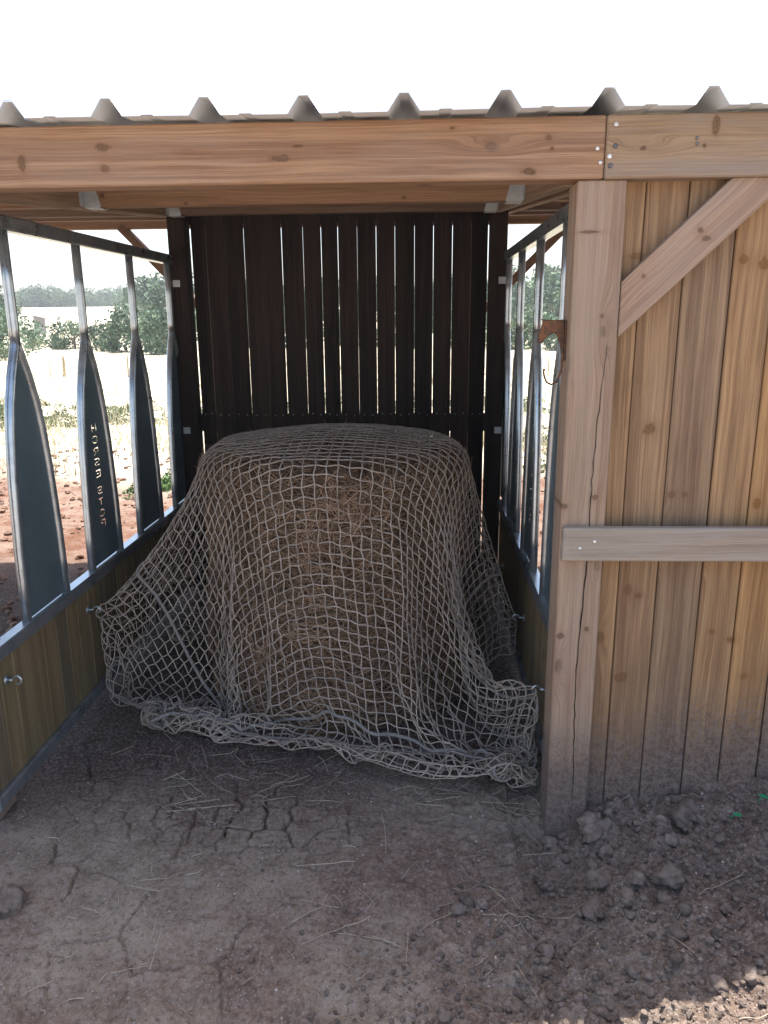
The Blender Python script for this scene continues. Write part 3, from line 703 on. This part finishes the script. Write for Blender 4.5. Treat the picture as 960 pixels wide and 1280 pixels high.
for it in range(NS):
    v = (P-Q)*.965; v = np.clip(v, -.02, .02); Q = P.copy(); P = P+v*inv[..., None]; P[..., 2] -= .0011*inv
    f = min(1, it/170.0)
    for k, t in pins: P[k] = start[k]*(1-f)+np.array(t)*f
    for s in range(14):
        for ax in (0, 1):
            n = P.shape[ax]
            for par in (0, 1):
                a = np.arange(par, n-1, 2); b = a+1
                if ax == 0: A, B, wa, wb = P[a], P[b], inv[a], inv[b]
                else: A, B, wa, wb = P[:, a], P[:, b], inv[:, a], inv[:, b]
                ca, cb = solve(A, B, wa, wb, SP, .35)
                if ax == 0: P[a] += ca; P[b] -= cb
                else: P[:, a] += ca; P[:, b] -= cb
        if s % 5 == 4 or s == 13:
            for sg in (1, -1):      # the cells close only so far
                A = P[:-1, :-1] if sg > 0 else P[1:, :-1]; B = P[1:, 1:] if sg > 0 else P[:-1, 1:]
                wa = inv[:-1, :-1] if sg > 0 else inv[1:, :-1]; wb = inv[1:, 1:] if sg > 0 else inv[:-1, 1:]
                d = B-A; l = np.sqrt((d*d).sum(-1))+1e-9; c = (np.maximum(0, l-1.62*SP)/l*.22)[..., None]*d
                A += c*wa[..., None]; B -= c*wb[..., None]
            for ax in (0, 1):       # weak bending: keep second neighbours apart
                n = P.shape[ax]; a = np.arange(0, n-2); b = a+2
                A = P[a] if ax == 0 else P[:, a]; B = P[b] if ax == 0 else P[:, b]
                d = B-A; l = np.sqrt((d*d).sum(-1))+1e-9; c = (np.minimum(0, l-1.25*SP)/l*.12)[..., None]*d
                if ax == 0: P[a] += c*inv[a][..., None]; P[b] -= c*inv[b][..., None]
                else: P[:, a] += c*inv[:, a][..., None]; P[:, b] -= c*inv[:, b][..., None]
            x = P[..., 0]-BC[0]; y = P[..., 1]-BC[1]; r = np.hypot(x, y)+1e-9; z = P[..., 2]; off = .024
            bulge = .03*(fbm(np.arctan2(y, -x)*3, z*4, 2, 90)-.5)
            qr = r-(BR+bulge-RD); qz = z-(BH+.01+.045*np.clip(1-(r/.41)**2, 0, 1)-RD)
            lo = np.hypot(np.maximum(qr, 0), np.maximum(qz, 0))+1e-9; dd = lo+np.minimum(np.maximum(qr, qz), 0)-RD-off
            hit = dd < 0; corner = (qr > 0) & (qz > 0)
            nr = np.where(corner, qr/lo, (qr > qz)*1.0); nz = np.where(corner, qz/lo, (qr <= qz)*1.0)
            push = np.where(hit, -dd, 0)*(inv > 0)
            P[..., 0] += push*nr*x/r; P[..., 1] += push*nr*y/r; P[..., 2] += push*nz
            fr_ = np.where(hit, .35, 0)[..., None]; 
            P[..., :] = np.where(hit[..., None], P*(1-fr_*.35)+(Q+(P-Q)*.0)*fr_*.35, P)
            fl = ground_z(P[..., 0], P[..., 1], False)+stack if s == 13 else stack
            low = (P[..., 2] < fl) & (inv > 0)
            P[..., 2] = np.where(low, fl, P[..., 2])
            P[..., :2] = np.where(low[..., None], P[..., :2]*.55+Q[..., :2]*.45, P[..., :2])
            free = inv > 0
            yf = np.interp(P[..., 0], FX, FY)
            P[..., 1] = np.where(free & (P[..., 2] < .25), np.maximum(P[..., 1], yf), P[..., 1])
            P[..., 0] = np.where(free, np.clip(P[..., 0], XL+.035, XR-.03), P[..., 0]); P[..., 1] = np.where(free, np.minimum(P[..., 1], 2.14), P[..., 1])
def upsample(A, f):
    for ax in (0, 1):
        n = A.shape[ax]; t = np.arange(0, n-1+1e-6, f); i = np.clip(t.astype(int), 0, n-2); u_ = (t-i)
        g_ = lambda k: np.take(A, np.clip(k, 0, n-1), axis=ax)
        sh_ = [1]*A.ndim; sh_[ax] = len(t); u_ = u_.reshape(sh_); p0, p1_, p2, p3 = g_(i-1), g_(i), g_(i+1), g_(i+2)
        A = .5*((2*p1_)+(-p0+p2)*u_+(2*p0-5*p1_+4*p2-p3)*u_*u_+(-p0+3*p1_-3*p2+p3)*u_**3)
    return A
P = upsample(P, 2/3); SX = upsample(SX, 2/3); SY = upsample(SY, 2/3); SP *= 2/3
sx = SX[:, 0]; sy = SY[0]; W, H_ = SX.shape
P[..., 2] = np.maximum(P[..., 2], ground_z(P[..., 0], P[..., 1], False)+.006)
NETP = P
def crom(pts, sub, closed=False):
    pts = np.asarray(pts); n = len(pts); a = np.vstack([2*pts[0]-pts[1], pts, 2*pts[-1]-pts[-2]]); out = []
    for i in range(n-1):
        p0, p1_, p2, p3 = a[i], a[i+1], a[i+2], a[i+3]
        for t in np.arange(sub)/sub:
            out.append(.5*((2*p1_)+(-p0+p2)*t+(2*p0-5*p1_+4*p2-p3)*t*t+(-p0+3*p1_-3*p2+p3)*t**3))
    out.append(pts[-1]); return np.array(out)
def nptubes(polys, r, n=5):
    Vs = []; Fs = []; Ts = []; base = 0
    for pl_ in polys:
        m = len(pl_); t = np.gradient(pl_, axis=0); t /= np.linalg.norm(t, axis=1)[:, None]+1e-9
        up = np.zeros_like(t); u = np.array([.31, .2, .93])
        for i in range(m):
            u = u-t[i]*u.dot(t[i]); u /= np.linalg.norm(u)+1e-9; up[i] = u
        s = np.cross(t, up); ang = 2*np.pi*np.arange(n)/n
        ring = pl_[:, None]+r*(up[:, None]*np.cos(ang)[None, :, None]+s[:, None]*np.sin(ang)[None, :, None])
        Vs.append(ring.reshape(-1, 3)); ii = np.arange(m-1)[:, None]*n; kk = np.arange(n)[None]; k2 = (kk+1) % n
        Fs.append(np.stack([ii+kk, ii+k2, ii+n+k2, ii+n+kk], -1).reshape(-1, 4)+base); base += m*n
        Ts.append(np.repeat(fbm(pl_[:, 0]*9, pl_[:, 2]*9+pl_[:, 1]*7, 2, 12)*2-1, n))
    return np.vstack(Vs), np.vstack(Fs), np.concatenate(Ts)
# knotless zigzag: neighbouring knots shift to and fro along the cords
DU = np.gradient(NETP, axis=0); DV = np.gradient(NETP, axis=1)
chk = ((np.add.outer(np.arange(W), np.arange(H_)) % 2)*2-1)[..., None]
NP2 = NETP+chk*.065*DU+chk*.085*DV+(rng.random(NETP.shape)-.5)*.004
keep = ((np.abs(SX)/1.5)**3.2+(np.abs(SY+.14)/1.71)**3.2) < 1.0     # rounded corners
def runs(arr, k):
    out = []; i = 0; n = len(k)
    while i < n:
        if k[i]:
            j = i
            while j+1 < n and k[j+1]: j += 1
            if j-i >= 2: out.append(crom(arr[i:j+1], 3))
            i = j+1
        else: i += 1
    return out
polys = []
for i in range(W): polys += runs(NP2[i], keep[i])
for j in range(H_): polys += runs(NP2[:, j], keep[:, j])
nV, nF, nT = nptubes(polys, .0026, 5)
net = empty('hay_net', (BC[0], BC[1], 0)); tag(net, 'beige knotted rope net draped over the round hay bale and hooked to the side barriers', 'net')
o = npmesh('net_mesh', nV, nF, M['cord'], net, True, nT); o.location = -net.location
def ropeline(a):
    i0, j0 = near_idx(-1.24, -1.60); i1, j1 = near_idx(1.24, 1.3)
    return a
i0, j0 = near_idx(-.98, -1.44); i1, j1 = near_idx(1.08, 1.20)
loop = [NETP[i, j0] for i in range(i0, i1)]+[NETP[i1, j] for j in range(j0, j1)]+[NETP[i, j1] for i in range(i1, i0, -1)]+[NETP[i0, j] for j in range(j1, j0-1, -1)]
rp = crom(np.array(loop), 4); rp = rp+(rng.random(rp.shape)-.5)*.0025
rV, rF, rT = nptubes([rp+np.array([0, 0, .002])], .0068, 8)
o = npmesh('border_rope', rV, rF, M['rope'], net, True, rT); o.location = -net.location
def samp(a, b):
    fi = np.clip((a-sx[0])/SP, 0, W-1.001); fj = np.clip((b-sy[0])/SP, 0, H_-1.001); i, j = int(fi), int(fj); u_, v_ = fi-i, fj-j
    return NETP[i, j]*(1-u_)*(1-v_)+NETP[i+1, j]*u_*(1-v_)+NETP[i, j+1]*(1-u_)*v_+NETP[i+1, j+1]*u_*v_
edge = []
for t in np.linspace(0, 2*math.pi, 230):
    c_, s_ = math.cos(t), math.sin(t); q = 2/3.2
    edge.append(samp(1.47*math.copysign(abs(c_)**q, c_), -.14+1.68*math.copysign(abs(s_)**q, s_)))
rV, rF, rT = nptubes([crom(np.array(edge), 3)], .0048, 6)
o = npmesh('edge_cord', rV, rF, M['rope'], net, True, rT); o.location = -net.location
# ------------------------------------------------------------------ horse-head bridle hook on the post
hk = empty('bridle_hook', (.397, .05, 1.56)); VH = Under(hk)
tag(hk, 'rusty iron horse-head bridle hook on the side of the pale front post', 'hook')
ol = [(0, 0), (0, .006), (-.030, .004), (-.056, .006), (-.066, .009), (-.060, .001), (-.0625, -.012), (-.069, -.034), (-.073, -.050), (-.070, -.057), (-.062, -.058), (-.056, -.051), (-.047, -.041), (-.039, -.034), (-.030, -.031), (-.021, -.034), (-.014, -.046), (-.009, -.066), (-.004, -.090), (0, -.105)]
mb = MB(); prism(mb, ol, (.3955, .070, 1.56), (1, 0, 0), (0, 0, 1), .014, .0025); VH.put(mb, 'horse_head', M['rust'])
mb = MB(); box(mb, .3955, .4005, .050, .078, 1.455, 1.563, .001); VH.put(mb, 'back_plate', M['rust'])
mb = MB(); tube(mb, [(.394, .060, 1.47), (.391, .060, 1.425), (.382, .060, 1.397), (.366, .060, 1.388), (.352, .060, 1.395), (.345, .060, 1.412), (.343, .060, 1.425), (.345, .060, 1.432)], [.0028]*7+[.0045], 8); VH.put(mb, 'hook', M['rust'], True)
# ------------------------------------------------------------------ loose things on the ground
def lump(r, seed, sub=3, sq=(1, 1, .75), amp=.55):
    import bmesh
    bm = bmesh.new(); bmesh.ops.create_icosphere(bm, subdivisions=sub, radius=1); vs = np.array([v.co[:] for v in bm.verts]); fs = [[v.index for v in f.verts] for f in bm.faces]; bm.free()
    d = fbm(vs[:, 0]*1.5+seed, vs[:, 1]*1.5+vs[:, 2]*1.3, 2, seed)+.5*fbm(vs[:, 2]*4.0+seed, vs[:, 1]*4.0-vs[:, 0]*3, 4, seed+9)
    vs = vs*(1+amp*2*(d-.75))[:, None]*np.array(sq)*r; return vs, np.array(fs)
clods = [(.690, -.300, .036, 'earth clod in front of the second wall board, right of the pair of clods'), (.478, -.360, .026, 'small earth clod, left one of the pair in front of the post'),
         (.560, -.378, .021, 'small earth clod, right one of the pair in front of the post'), (.525, -.255, .034, 'earth clod lying just behind the pair of small clods in front of the post'),
         (.545, -.055, .050, 'clod of soil heaped against the foot of the pale front post'), (-1.165, -.37, .05, 'clod of soil at the left edge of the photo, apart from the others'),
         (.82, -.06, .046, 'lump of soil at the foot of the boarded wall, left of the green sprig')]
for k, (x, y, r, lab) in enumerate(clods):
    v, f = lump(r, 3+k, 4, (1.15, .95, .72)); o = npmesh('soil_clod', v, f, M['clod'], None, True, np.full(len(v), random.uniform(-.5, .8)))
    o.location = (x, y, gz(x, y)+r*.16); o.rotation_euler = (0, 0, random.uniform(0, 6)); tag(o, lab, 'clod', 'clods of earth in front of the shelter')
def scatter(name, n, samp, rmin, rmax, mat, sub=1, pw=2.2):
    base = [lump(1, 100+k, sub) for k in range(6)]; Vs = []; Fs = []; Ts = []; b = 0
    for i in range(n):
        x, y = samp(); r = rmin+(rmax-rmin)*random.random()**pw; v, f = base[i % 6]; a = random.uniform(0, 6.28); c, s = math.cos(a), math.sin(a)
        w = v*r; w = np.stack([w[:, 0]*c-w[:, 1]*s, w[:, 0]*s+w[:, 1]*c, w[:, 2]], -1); Vs.append(w+np.array([x, y, 0])); Ts.append((x, y, r, len(v), random.uniform(-1, 1))); Fs.append(f+b); b += len(v)
    zz = ground_z(np.array([t[0] for t in Ts]), np.array([t[1] for t in Ts]))
    for k, t in enumerate(Ts): Vs[k][:, 2] += zz[k]+t[2]*.25
    return tag(npmesh(name, np.vstack(Vs), np.vstack(Fs), mat, None, sub > 1, np.concatenate([np.full(t[3], t[4]) for t in Ts])), None, None, None, 'stuff')
def s_loose():
    while True:
        x = random.uniform(-.5, 1.6); y = random.uniform(-1.0, .02)
        if random.random() < .05+.95*float(sst(-.2, .6, np.array(x-.9*(y+.35)))): return x, y
o = scatter('soil_crumbs', 12000, s_loose, .0018, .0105, M['clod'], 1, 3.2); tag(o, 'loose dark crumbs of soil strewn along the front of the wall', 'soil crumbs')
M['redclod'] = plain('red_soil_clod', (.13, .062, .04), (.26, .19, .15), 9, .97, .8, .3, 'pos', .05, 0, .006)
def s_out():
    while True:
        y = 1.2+6*random.random()**1.3; x = random.uniform(-6.5, 4.5)
        if (x < -1.5 or x > .62) and vnoise(np.array(x*1.3), np.array(y*1.3), 8) > .3: return x, y
o = scatter('sunlit_crumbs', 5200, s_out, .005, .034, M['redclod'], 1, 3.2); tag(o, 'red-brown crumbs of soil on the ground outside the barriers', 'soil crumbs')
o = scatter('earth_lumps', 240, lambda: next(q for q in iter(s_loose, None) if q[0] > .05 and q[1] > -.75), .007, .026, M['clod'], 3, 2.6); tag(o, 'knobbly lumps of dry soil heaped along the foot of the boarded wall', 'soil lumps')
def s_all():
    return random.uniform(-1.55, 1.6), random.uniform(-1.0, .55)
def s_front():
    return random.uniform(-1.5, 1.6), min(.3, -1+1.2*random.random())
o = scatter('pale_grit', 2300, s_front, .0010, .0044, M['stone'], 1, 3.5); tag(o, 'pale grit and small stones scattered over the bare earth', 'grit')
straws = []
def place_straw():
    k = random.random()
    if k < .30: x, y = random.gauss(-.55, .28), random.gauss(.20, .12)
    elif k < .42: x, y = random.gauss(-.05, .20), random.gauss(-.36, .12)
    elif k < .52: x, y = random.gauss(.30, .10), random.gauss(.12, .07)
    elif k < .60: x, y = random.gauss(.42, .2), random.gauss(-.45, .14)
    elif k < .66: x, y = random.gauss(-.9, .1), random.gauss(-.5, .12)
    else: x, y = random.uniform(-1.25, 1.3), random.uniform(-.85, .25)
    return x, y
pl_ = []
for i in range(230):
    x, y = place_straw(); L = random.choice((.03, .05, .07, .10, .14, .19))*random.uniform(.7, 1.2); a = random.uniform(0, math.pi); a = a if random.random() < .5 else random.gauss(.15, .5); bend = random.uniform(-.5, .5)*(random.random() < .3)
    kink = random.random() < .25; n = 7; q = []; cx_, cy_, aa = x, y, a
    for k in range(n):
        q.append((cx_, cy_)); cx_ += math.cos(aa)*L/n; cy_ += math.sin(aa)*L/n; aa += bend/n*2+(random.choice((-1, 1))*.9 if kink and k == 3 else 0)
    q = np.array(q); z = ground_z(q[:, 0], q[:, 1]); z = np.maximum(z, np.linspace(z[0], z[-1], n))+.003+random.random()*.006
    pl_.append(np.column_stack([q, z]))
sV, sF, sT = nptubes(pl_, .00105, 4); tn = np.concatenate([np.full(7*4, random.uniform(-1, .6)) for _ in pl_])
o = npmesh('loose_straw', sV, sF, M['litter'], None, True, tn); tag(o, 'stray stalks of straw littering the ground', 'straw', None, 'stuff')
# green sprigs by the wall
def sprig(x, y, label):
    e = empty('green_sprig', (x, y, gz(x, y))); tag(e, label, 'weed', 'green weeds by the wall')
    st = MB(); tube(st, [(0, 0, -.01), (.004, .002, .012), (.012, .003, .022)], .0015, 6); st.build('stem', M['sprig'], e, True)
    for k in range(6):
        a = random.uniform(-1.2, 2.2); L = random.uniform(.016, .028); mb = MB(); d = Vector((math.cos(a), math.sin(a)*.6, .35)); s = Vector((-math.sin(a), math.cos(a), 0)); p = Vector((.012, .003, .021)); w = L*.24
        vs = [p]+[p+d*(L*t)+s*(w*q*math.sin(math.pi*t)) + Vector((0, 0, -.3*L*t*t)) for t in (.35, .7) for q in (-1, 1)]+[p+d*L+Vector((0, 0, -.3*L))]
        mb.add(vs, [(0, 1, 2), (1, 3, 4, 2), (3, 5, 4)]); mb.build('leaf', M['sprig'], e)
sprig(.925, -.105, 'small green sprig growing from the heaped soil near the wall'); sprig(1.03, -.045, 'green sprig at the right edge of the photo, close to the boards')
# ------------------------------------------------------------------ beyond the shelter
def blades(name, n, samp, h0, h1, w, mat, label):
    xs_ = []; 
    for i in range(n): xs_.append(samp())
    xs_ = np.array(xs_); z = ground_z(xs_[:, 0], xs_[:, 1], False); Vs = np.zeros((n, 3, 3)); a = rng.random(n)*6.28; h = h0+(h1-h0)*rng.random(n)**1.6
    h = h*(.5+fbm(xs_[:, 0]*.8, xs_[:, 1]*.8, 2, 3)); ww = w*(.6+.8*rng.random(n))
    Vs[:, 0] = np.stack([xs_[:, 0]-np.cos(a)*ww, xs_[:, 1]-np.sin(a)*ww, z-.01], -1); Vs[:, 1] = np.stack([xs_[:, 0]+np.cos(a)*ww, xs_[:, 1]+np.sin(a)*ww, z-.01], -1)
    ln = rng.normal(0, .35, (n, 2))*h[:, None]; Vs[:, 2] = np.stack([xs_[:, 0]+ln[:, 0], xs_[:, 1]+ln[:, 1], z+h], -1)
    o = npmesh(name, Vs.reshape(-1, 3), np.arange(3*n).reshape(-1, 3), mat, None, False, np.repeat(rng.random(n)*2-1, 3)); return tag(o, label, 'grass', None, 'stuff')
def s_field():
    while True:
        y = 5.5+22*random.random()**1.8; x = random.uniform(-.95, .42)*y+random.uniform(-1.5, 1)
        if random.random() < float(sst(5.0, 9.0, np.array(y+4*(vnoise(np.array(x*.5), np.array(y*.5), 4)-.5)))): return x, y
blades('dry_grass', 16000, s_field, .05, .34, .008, M['drygrass'], 'bleached dry grass of the field behind the shelter')
def clumps(name, spots, mat, label):
    Vs = []; Ts = []
    rr = np.random.default_rng(77)
    for x, y, r, h in spots:
        n = int(90+260*r*r/.09); z0 = float(ground_z(np.array(x), np.array(y), False)); a = rr.random(n)*6.283; q = np.sqrt(rr.random(n))*r
        p = np.stack([x+q*np.cos(a), y+q*np.sin(a), z0+h*rr.random(n)*(1.05-(q/r)**2)], -1); u = rr.normal(0, 1, (n, 3)); u /= np.linalg.norm(u, axis=1)[:, None]; w = np.cross(u, rr.normal(0, 1, (n, 3))); w /= np.linalg.norm(w, axis=1)[:, None]
        s_ = (.012+.016*rr.random(n))[:, None]; Vs.append(np.stack([p-u*s_, p+w*s_*.45, p+u*s_, p-w*s_*.45], 1).reshape(-1, 3)); Ts.append(np.repeat(np.clip(rr.normal(rr.normal(0, .35), .4, n), -1, 1), 4))
    V = np.vstack(Vs); return tag(npmesh(name, V, np.arange(len(V)).reshape(-1, 4), mat, None, False, np.concatenate(Ts)), label, None, None, 'stuff')
spots = []
while len(spots) < 330:
    y = random.uniform(5.2, 13); x = random.uniform(-.95, .45)*(y+2)
    if float(fbm(np.array(x*.5), np.array(y*.5), 2, 14)) > .50-.10*(7 < y < 11): spots.append((x, y, random.uniform(.08, .34), random.uniform(.05, .26)))
clumps('low_weeds', spots, M['weed'], 'low grey-green weeds on the sunlit soil behind the shelter')
clumps('green_weeds', [(-2.40+random.gauss(0, .12), 5.0+random.gauss(0, .25), random.uniform(.07, .16), random.uniform(.08, .2)) for _ in range(14)], M['greenweed'], 'fresh green weeds just outside the back-left corner of the hay bay')
def bush_mesh(name, r, h, n, mat, leaf, seed, skirt=.12):
    rr = np.random.default_rng(seed); K = 16
    cen = np.stack([rr.normal(0, .48, K)*r, rr.normal(0, .48, K)*r, h*(skirt+.75*rr.random(K)**.9)], -1); cr = h*(.16+.16*rr.random(K))
    d = np.hypot(cen[:, 0], cen[:, 1])/r; cen[:, 2] *= np.clip(1.12-.45*d, .4, 1)
    k = rr.integers(0, K, n); dv = rr.normal(0, 1, (n, 3)); dv /= np.linalg.norm(dv, axis=1)[:, None]; p = cen[k]+dv*(cr[k]*(.55+.5*rr.random(n)))[:, None]; p[:, 2] = np.maximum(p[:, 2], .03)
    a = rr.normal(0, 1, (n, 3)); a /= np.linalg.norm(a, axis=1)[:, None]; b = np.cross(a, rr.normal(0, 1, (n, 3))); b /= np.linalg.norm(b, axis=1)[:, None]
    s = leaf*(.6+.8*rr.random(n))[:, None]; Vq = np.stack([p-a*s, p+b*s*.6, p+a*s, p-b*s*.6], 1).reshape(-1, 3)
    me_o = npmesh(name, Vq, np.arange(4*n).reshape(-1, 4), mat, None, False, np.repeat(np.clip(rr.normal(0, .5, K)[k]+rr.normal(0, .35, n), -1, 1), 4)); return me_o
def make_tree(name, r, h, n, mat, leaf, seed, trunk=True):
    e = empty(name); c = bush_mesh('crown', r, h, n, mat, leaf, seed, .30 if trunk else .1); c.parent = e
    mb = MB(); tube(mb, [(0, 0, -.3), (.03*h, 0, .25*h), (-.02*h, .02*h, .55*h)], [.045*h, .032*h, .012*h], 8)
    for k in range(5):
        a = k*1.3; tube(mb, [(.02*h, 0, (.2+.05*k)*h), (.25*r*math.cos(a), .25*r*math.sin(a), (.38+.05*k)*h), (.55*r*math.cos(a), .55*r*math.sin(a), (.5+.05*k)*h)], [.02*h, .014*h, .006*h], 6)
    t = mb.build('trunk', M['bark'], e, True); return e
def copy_thing(src, loc, rz, sc, label):
    r = src.copy(); COL.objects.link(r); r.location = loc; r.rotation_euler = (0, 0, rz); r.scale = sc; r['label'] = label
    for ch in src.children:
        c = ch.copy(); COL.objects.link(c); c.parent = r
    return r
bushes = [make_tree('bush', 1.6, 2.2, 2600, M['leaf2'], .085, 31, False), make_tree('bush', 1.9, 2.3, 3000, M['leaf'], .085, 32, False)]
trees = [make_tree('field_tree', 2.3, 4.6, 3000, M['leaf'], .15, 41), make_tree('field_tree', 2.7, 4.2, 3000, M['leaf'], .15, 42), make_tree('field_tree', 2.2, 5.0, 3000, M['leaf2'], .16, 43)]
used = set()
def put(src, x, y, s, label, group, cat):
    sc = (s*random.uniform(.9, 1.2), s*random.uniform(.9, 1.2), s); loc = (x, y, float(ground_z(np.array(x), np.array(y), False))-.05)
    if id(src) not in used: used.add(id(src)); src.location = loc; src.scale = sc; src.rotation_euler = (0, 0, random.uniform(0, 6)); o = src
    else: o = copy_thing(src, loc, random.uniform(0, 6), sc, label)
    tag(o, label, cat, group); return o
def at(px, d):   # direction of an azimuth (photo column) at distance d behind the shelter front
    a = math.atan((px-480)/993)-R(2.81); return math.tan(a)*(d+2.15), d
GB = 'bushes along the edge of the field'; GT = 'trees beyond the field'; GR = 'trees on the far ridge'
for px, d, s, k, lab in ((205, 33, .98, 1, 'round dark bush nearest the back-left corner of the hay bay'), (168, 35, .93, 1, 'broad bush just left of the third barrier bar'), (140, 36, .66, 1, 'dark bush between the second and third barrier bars'),
                         (93, 38, .72, 1, 'upright bush beside the second barrier bar'), (70, 40, .40, 0, 'light green low bush right of the shed'), (40, 39, .34, 0, 'pale green bush in front of the shed'), (-4, 33, .85, 1, 'tall bush at the left edge of the photo'), (-25, 30, 1.0, 1, 'bush at the far left of the field edge'), (-6, 27, .36, 0, 'low pale bush in front of the tall left bush'),
                         (640, 36, .8, 0, 'light green bush beside the right back post'), (668, 37, .85, 0, 'light bush between the right barrier bars'), (700, 35, .85, 1, 'bush beside the bridle hook'), (735, 38, .9, 1, 'bush right of the front post'),
                         (240, 38, .9, 1, 'bush behind the left end of the slatted wall'), (300, 40, .85, 0, 'bush behind the left third of the slatted wall'), (370, 38, .9, 1, 'bush behind the slatted wall left of centre'), (440, 41, .9, 0, 'bush behind the middle of the slatted wall'), (520, 38, .9, 1, 'bush behind the slatted wall right of centre'), (590, 40, .9, 1, 'bush behind the right end of the slatted wall')):
    x, y = at(px, d); put(bushes[k], x, y, s, lab, GB, 'bush')
for i, (px, d, s) in enumerate(((190, 74, .95), (212, 66, 1.0), (238, 70, 1.0), (168, 92, .75), (650, 62, .85), (675, 70, 1.0), (700, 60, .85), (730, 66, .9), (640, 85, 1.1), (690, 90, 1.15), (620, 66, .9), (590, 72, .9), (550, 70, .9), (510, 74, .9), (460, 70, .9), (410, 72, .9), (360, 70, .9), (310, 74, .9), (270, 70, .9), (-10, 62, .9), (-40, 66, 1))):
    x, y = at(px, d); put(trees[i % 3], x, y, s, 'bushy green tree standing behind the field-edge bushes', GT, 'tree')
for i in range(90):
    px = -70+i*9.8+random.uniform(-4, 4); d = random.uniform(176, 206); x, y = at(px, d)
    put(bushes[i % 2], x, y, random.uniform(1.55, 2.35), 'dark tree in the row along the far ridge', GR, 'tree')
# stakes of the field fence
for i, (px, d, h, w) in enumerate(((8, 17.5, .46, .035), (57, 18.2, .42, .03), (75, 18.4, .55, .085), (156, 18.6, .58, .05), (211, 18.9, .45, .035), (645, 19, .5, .04), (690, 19, .5, .04))):
    x, y = at(px, d); e = empty('fence_stake', (x, y, float(ground_z(np.array(x), np.array(y), False)))); mb = MB()
    tube(mb, [(0, 0, -.1), (.01, 0, h*.5), (.015, .01, h), (.015, .01, h+.01)], [w*.55, w*.5, w*.45, w*.2], 8); mb.build('stake', M['fpost'], e, True)
    tag(e, ['thin stake at the left edge of the field', 'thin stake between the first two barrier bars', 'thick pale stake, the stoutest in the field', 'dark stake seen beside the third barrier bar', 'thin stake by the back-left corner post', 'stake between the right barrier bars', 'stake beside the bridle hook'][i], 'stake', 'stakes in the dry field')
# small grey shed on the slope
x, y = at(51, 62); zz = float(ground_z(np.array(x), np.array(y), False)); sd = empty('field_shed', (x, y, zz), .3); tag(sd, 'small grey shed with sloping roof in the far pale field', 'shed')
mb = MB(); mb.add([(-.4, -.4, -.2), (.4, -.4, -.2), (.4, .4, -.2), (-.4, .4, -.2), (-.4, -.4, 1.45), (.4, -.4, 1.25), (.4, .4, 1.25), (-.4, .4, 1.45)], [(0, 1, 5, 4), (1, 2, 6, 5), (2, 3, 7, 6), (3, 0, 4, 7), (4, 5, 6, 7)]); mb.build('wall', M['shedwood'], sd)
mb = MB(); beam(mb, (-.52, 0, 1.51), (.52, 0, 1.25), 1.0, .05); mb.build('roof', M['shedwood'], sd)
# ------------------------------------------------------------------ light
EL = 73.25; AZ = 3.0                      # sun stands behind the shelter, a little to the right
w = bpy.data.worlds.new('World'); S.world = w; w.use_nodes = True; nt = w.node_tree
sky = nt.nodes.new('ShaderNodeTexSky'); sky.sky_type = 'NISHITA'; sky.sun_disc = False; sky.sun_elevation = R(EL); sky.sun_rotation = R(AZ); sky.altitude = 300; sky.air_density = 1.0; sky.dust_density = 3.5; sky.ozone_density = 1.0
nt.links.new(sky.outputs[0], nt.nodes['Background'].inputs[0]); nt.nodes['Background'].inputs[1].default_value = .145
sl = bpy.data.lights.new('sun', 'SUN'); sl.energy = 5.0; sl.angle = R(.53); sl.color = (1, .95, .88); so = bpy.data.objects.new('sun', sl); COL.objects.link(so)
dirv = Vector((math.sin(R(AZ))*math.cos(R(EL)), math.cos(R(AZ))*math.cos(R(EL)), math.sin(R(EL))))
so.rotation_euler = dirv.to_track_quat('Z', 'Y').to_euler()
# ------------------------------------------------------------------ air
mb = MB(); X0, X1, Y0, Y1, Z0, Z1 = -2800, 2800, -2800, 3300, -4, 18
mb.add([(X0, Y0, Z0), (X1, Y0, Z0), (X1, Y1, Z0), (X0, Y1, Z0), (X0, Y0, Z1), (X1, Y0, Z1), (X1, Y1, Z1), (X0, Y1, Z1)], [(3, 2, 1, 0), (4, 5, 6, 7), (0, 1, 5, 4), (1, 2, 6, 5), (2, 3, 7, 6), (3, 0, 4, 7)])
hm = bpy.data.materials.new('thin_summer_haze'); hm.use_nodes = True; hn = hm.node_tree; hn.nodes.remove(hn.nodes['Principled BSDF'])
pv_ = hn.nodes.new('ShaderNodeVolumePrincipled'); pv_.inputs['Color'].default_value = (.92, .96, 1, 1); pv_.inputs['Density'].default_value = .0010
hn.links.new(pv_.outputs[0], hn.nodes['Material Output'].inputs['Volume'])
tag(mb.build('haze', hm), kind='stuff')
# ------------------------------------------------------------------ camera
cam = bpy.data.cameras.new('camera'); co = bpy.data.objects.new('camera', cam); COL.objects.link(co)
cam.sensor_fit = 'HORIZONTAL'; cam.sensor_width = 36; cam.lens = 36*962.5/960; cam.clip_start = .05; cam.clip_end = 6000
p, y, r = R(14.31), R(2.81), R(-.46)
right = Vector((math.cos(y), math.sin(y), 0)); fh = Vector((-math.sin(y), math.cos(y), 0)); up = Vector((0, 0, 1))
fwd = fh*math.cos(p)-up*math.sin(p); u = up*math.cos(p)+fh*math.sin(p)
r_ = right*math.cos(r)+u*math.sin(r); u_ = -right*math.sin(r)+u*math.cos(r)
m = Matrix((r_, u_, -fwd)).transposed().to_4x4(); m.translation = (0, -2.15, 1.58); co.matrix_world = m
S.camera = co
S.view_settings.view_transform = 'Standard'; S.view_settings.look = 'None'; S.view_settings.exposure = 1.5; S.view_settings.gamma = 1
S.render.engine = 'CYCLES'
S.cycles.max_bounces = 8; S.cycles.diffuse_bounces = 5
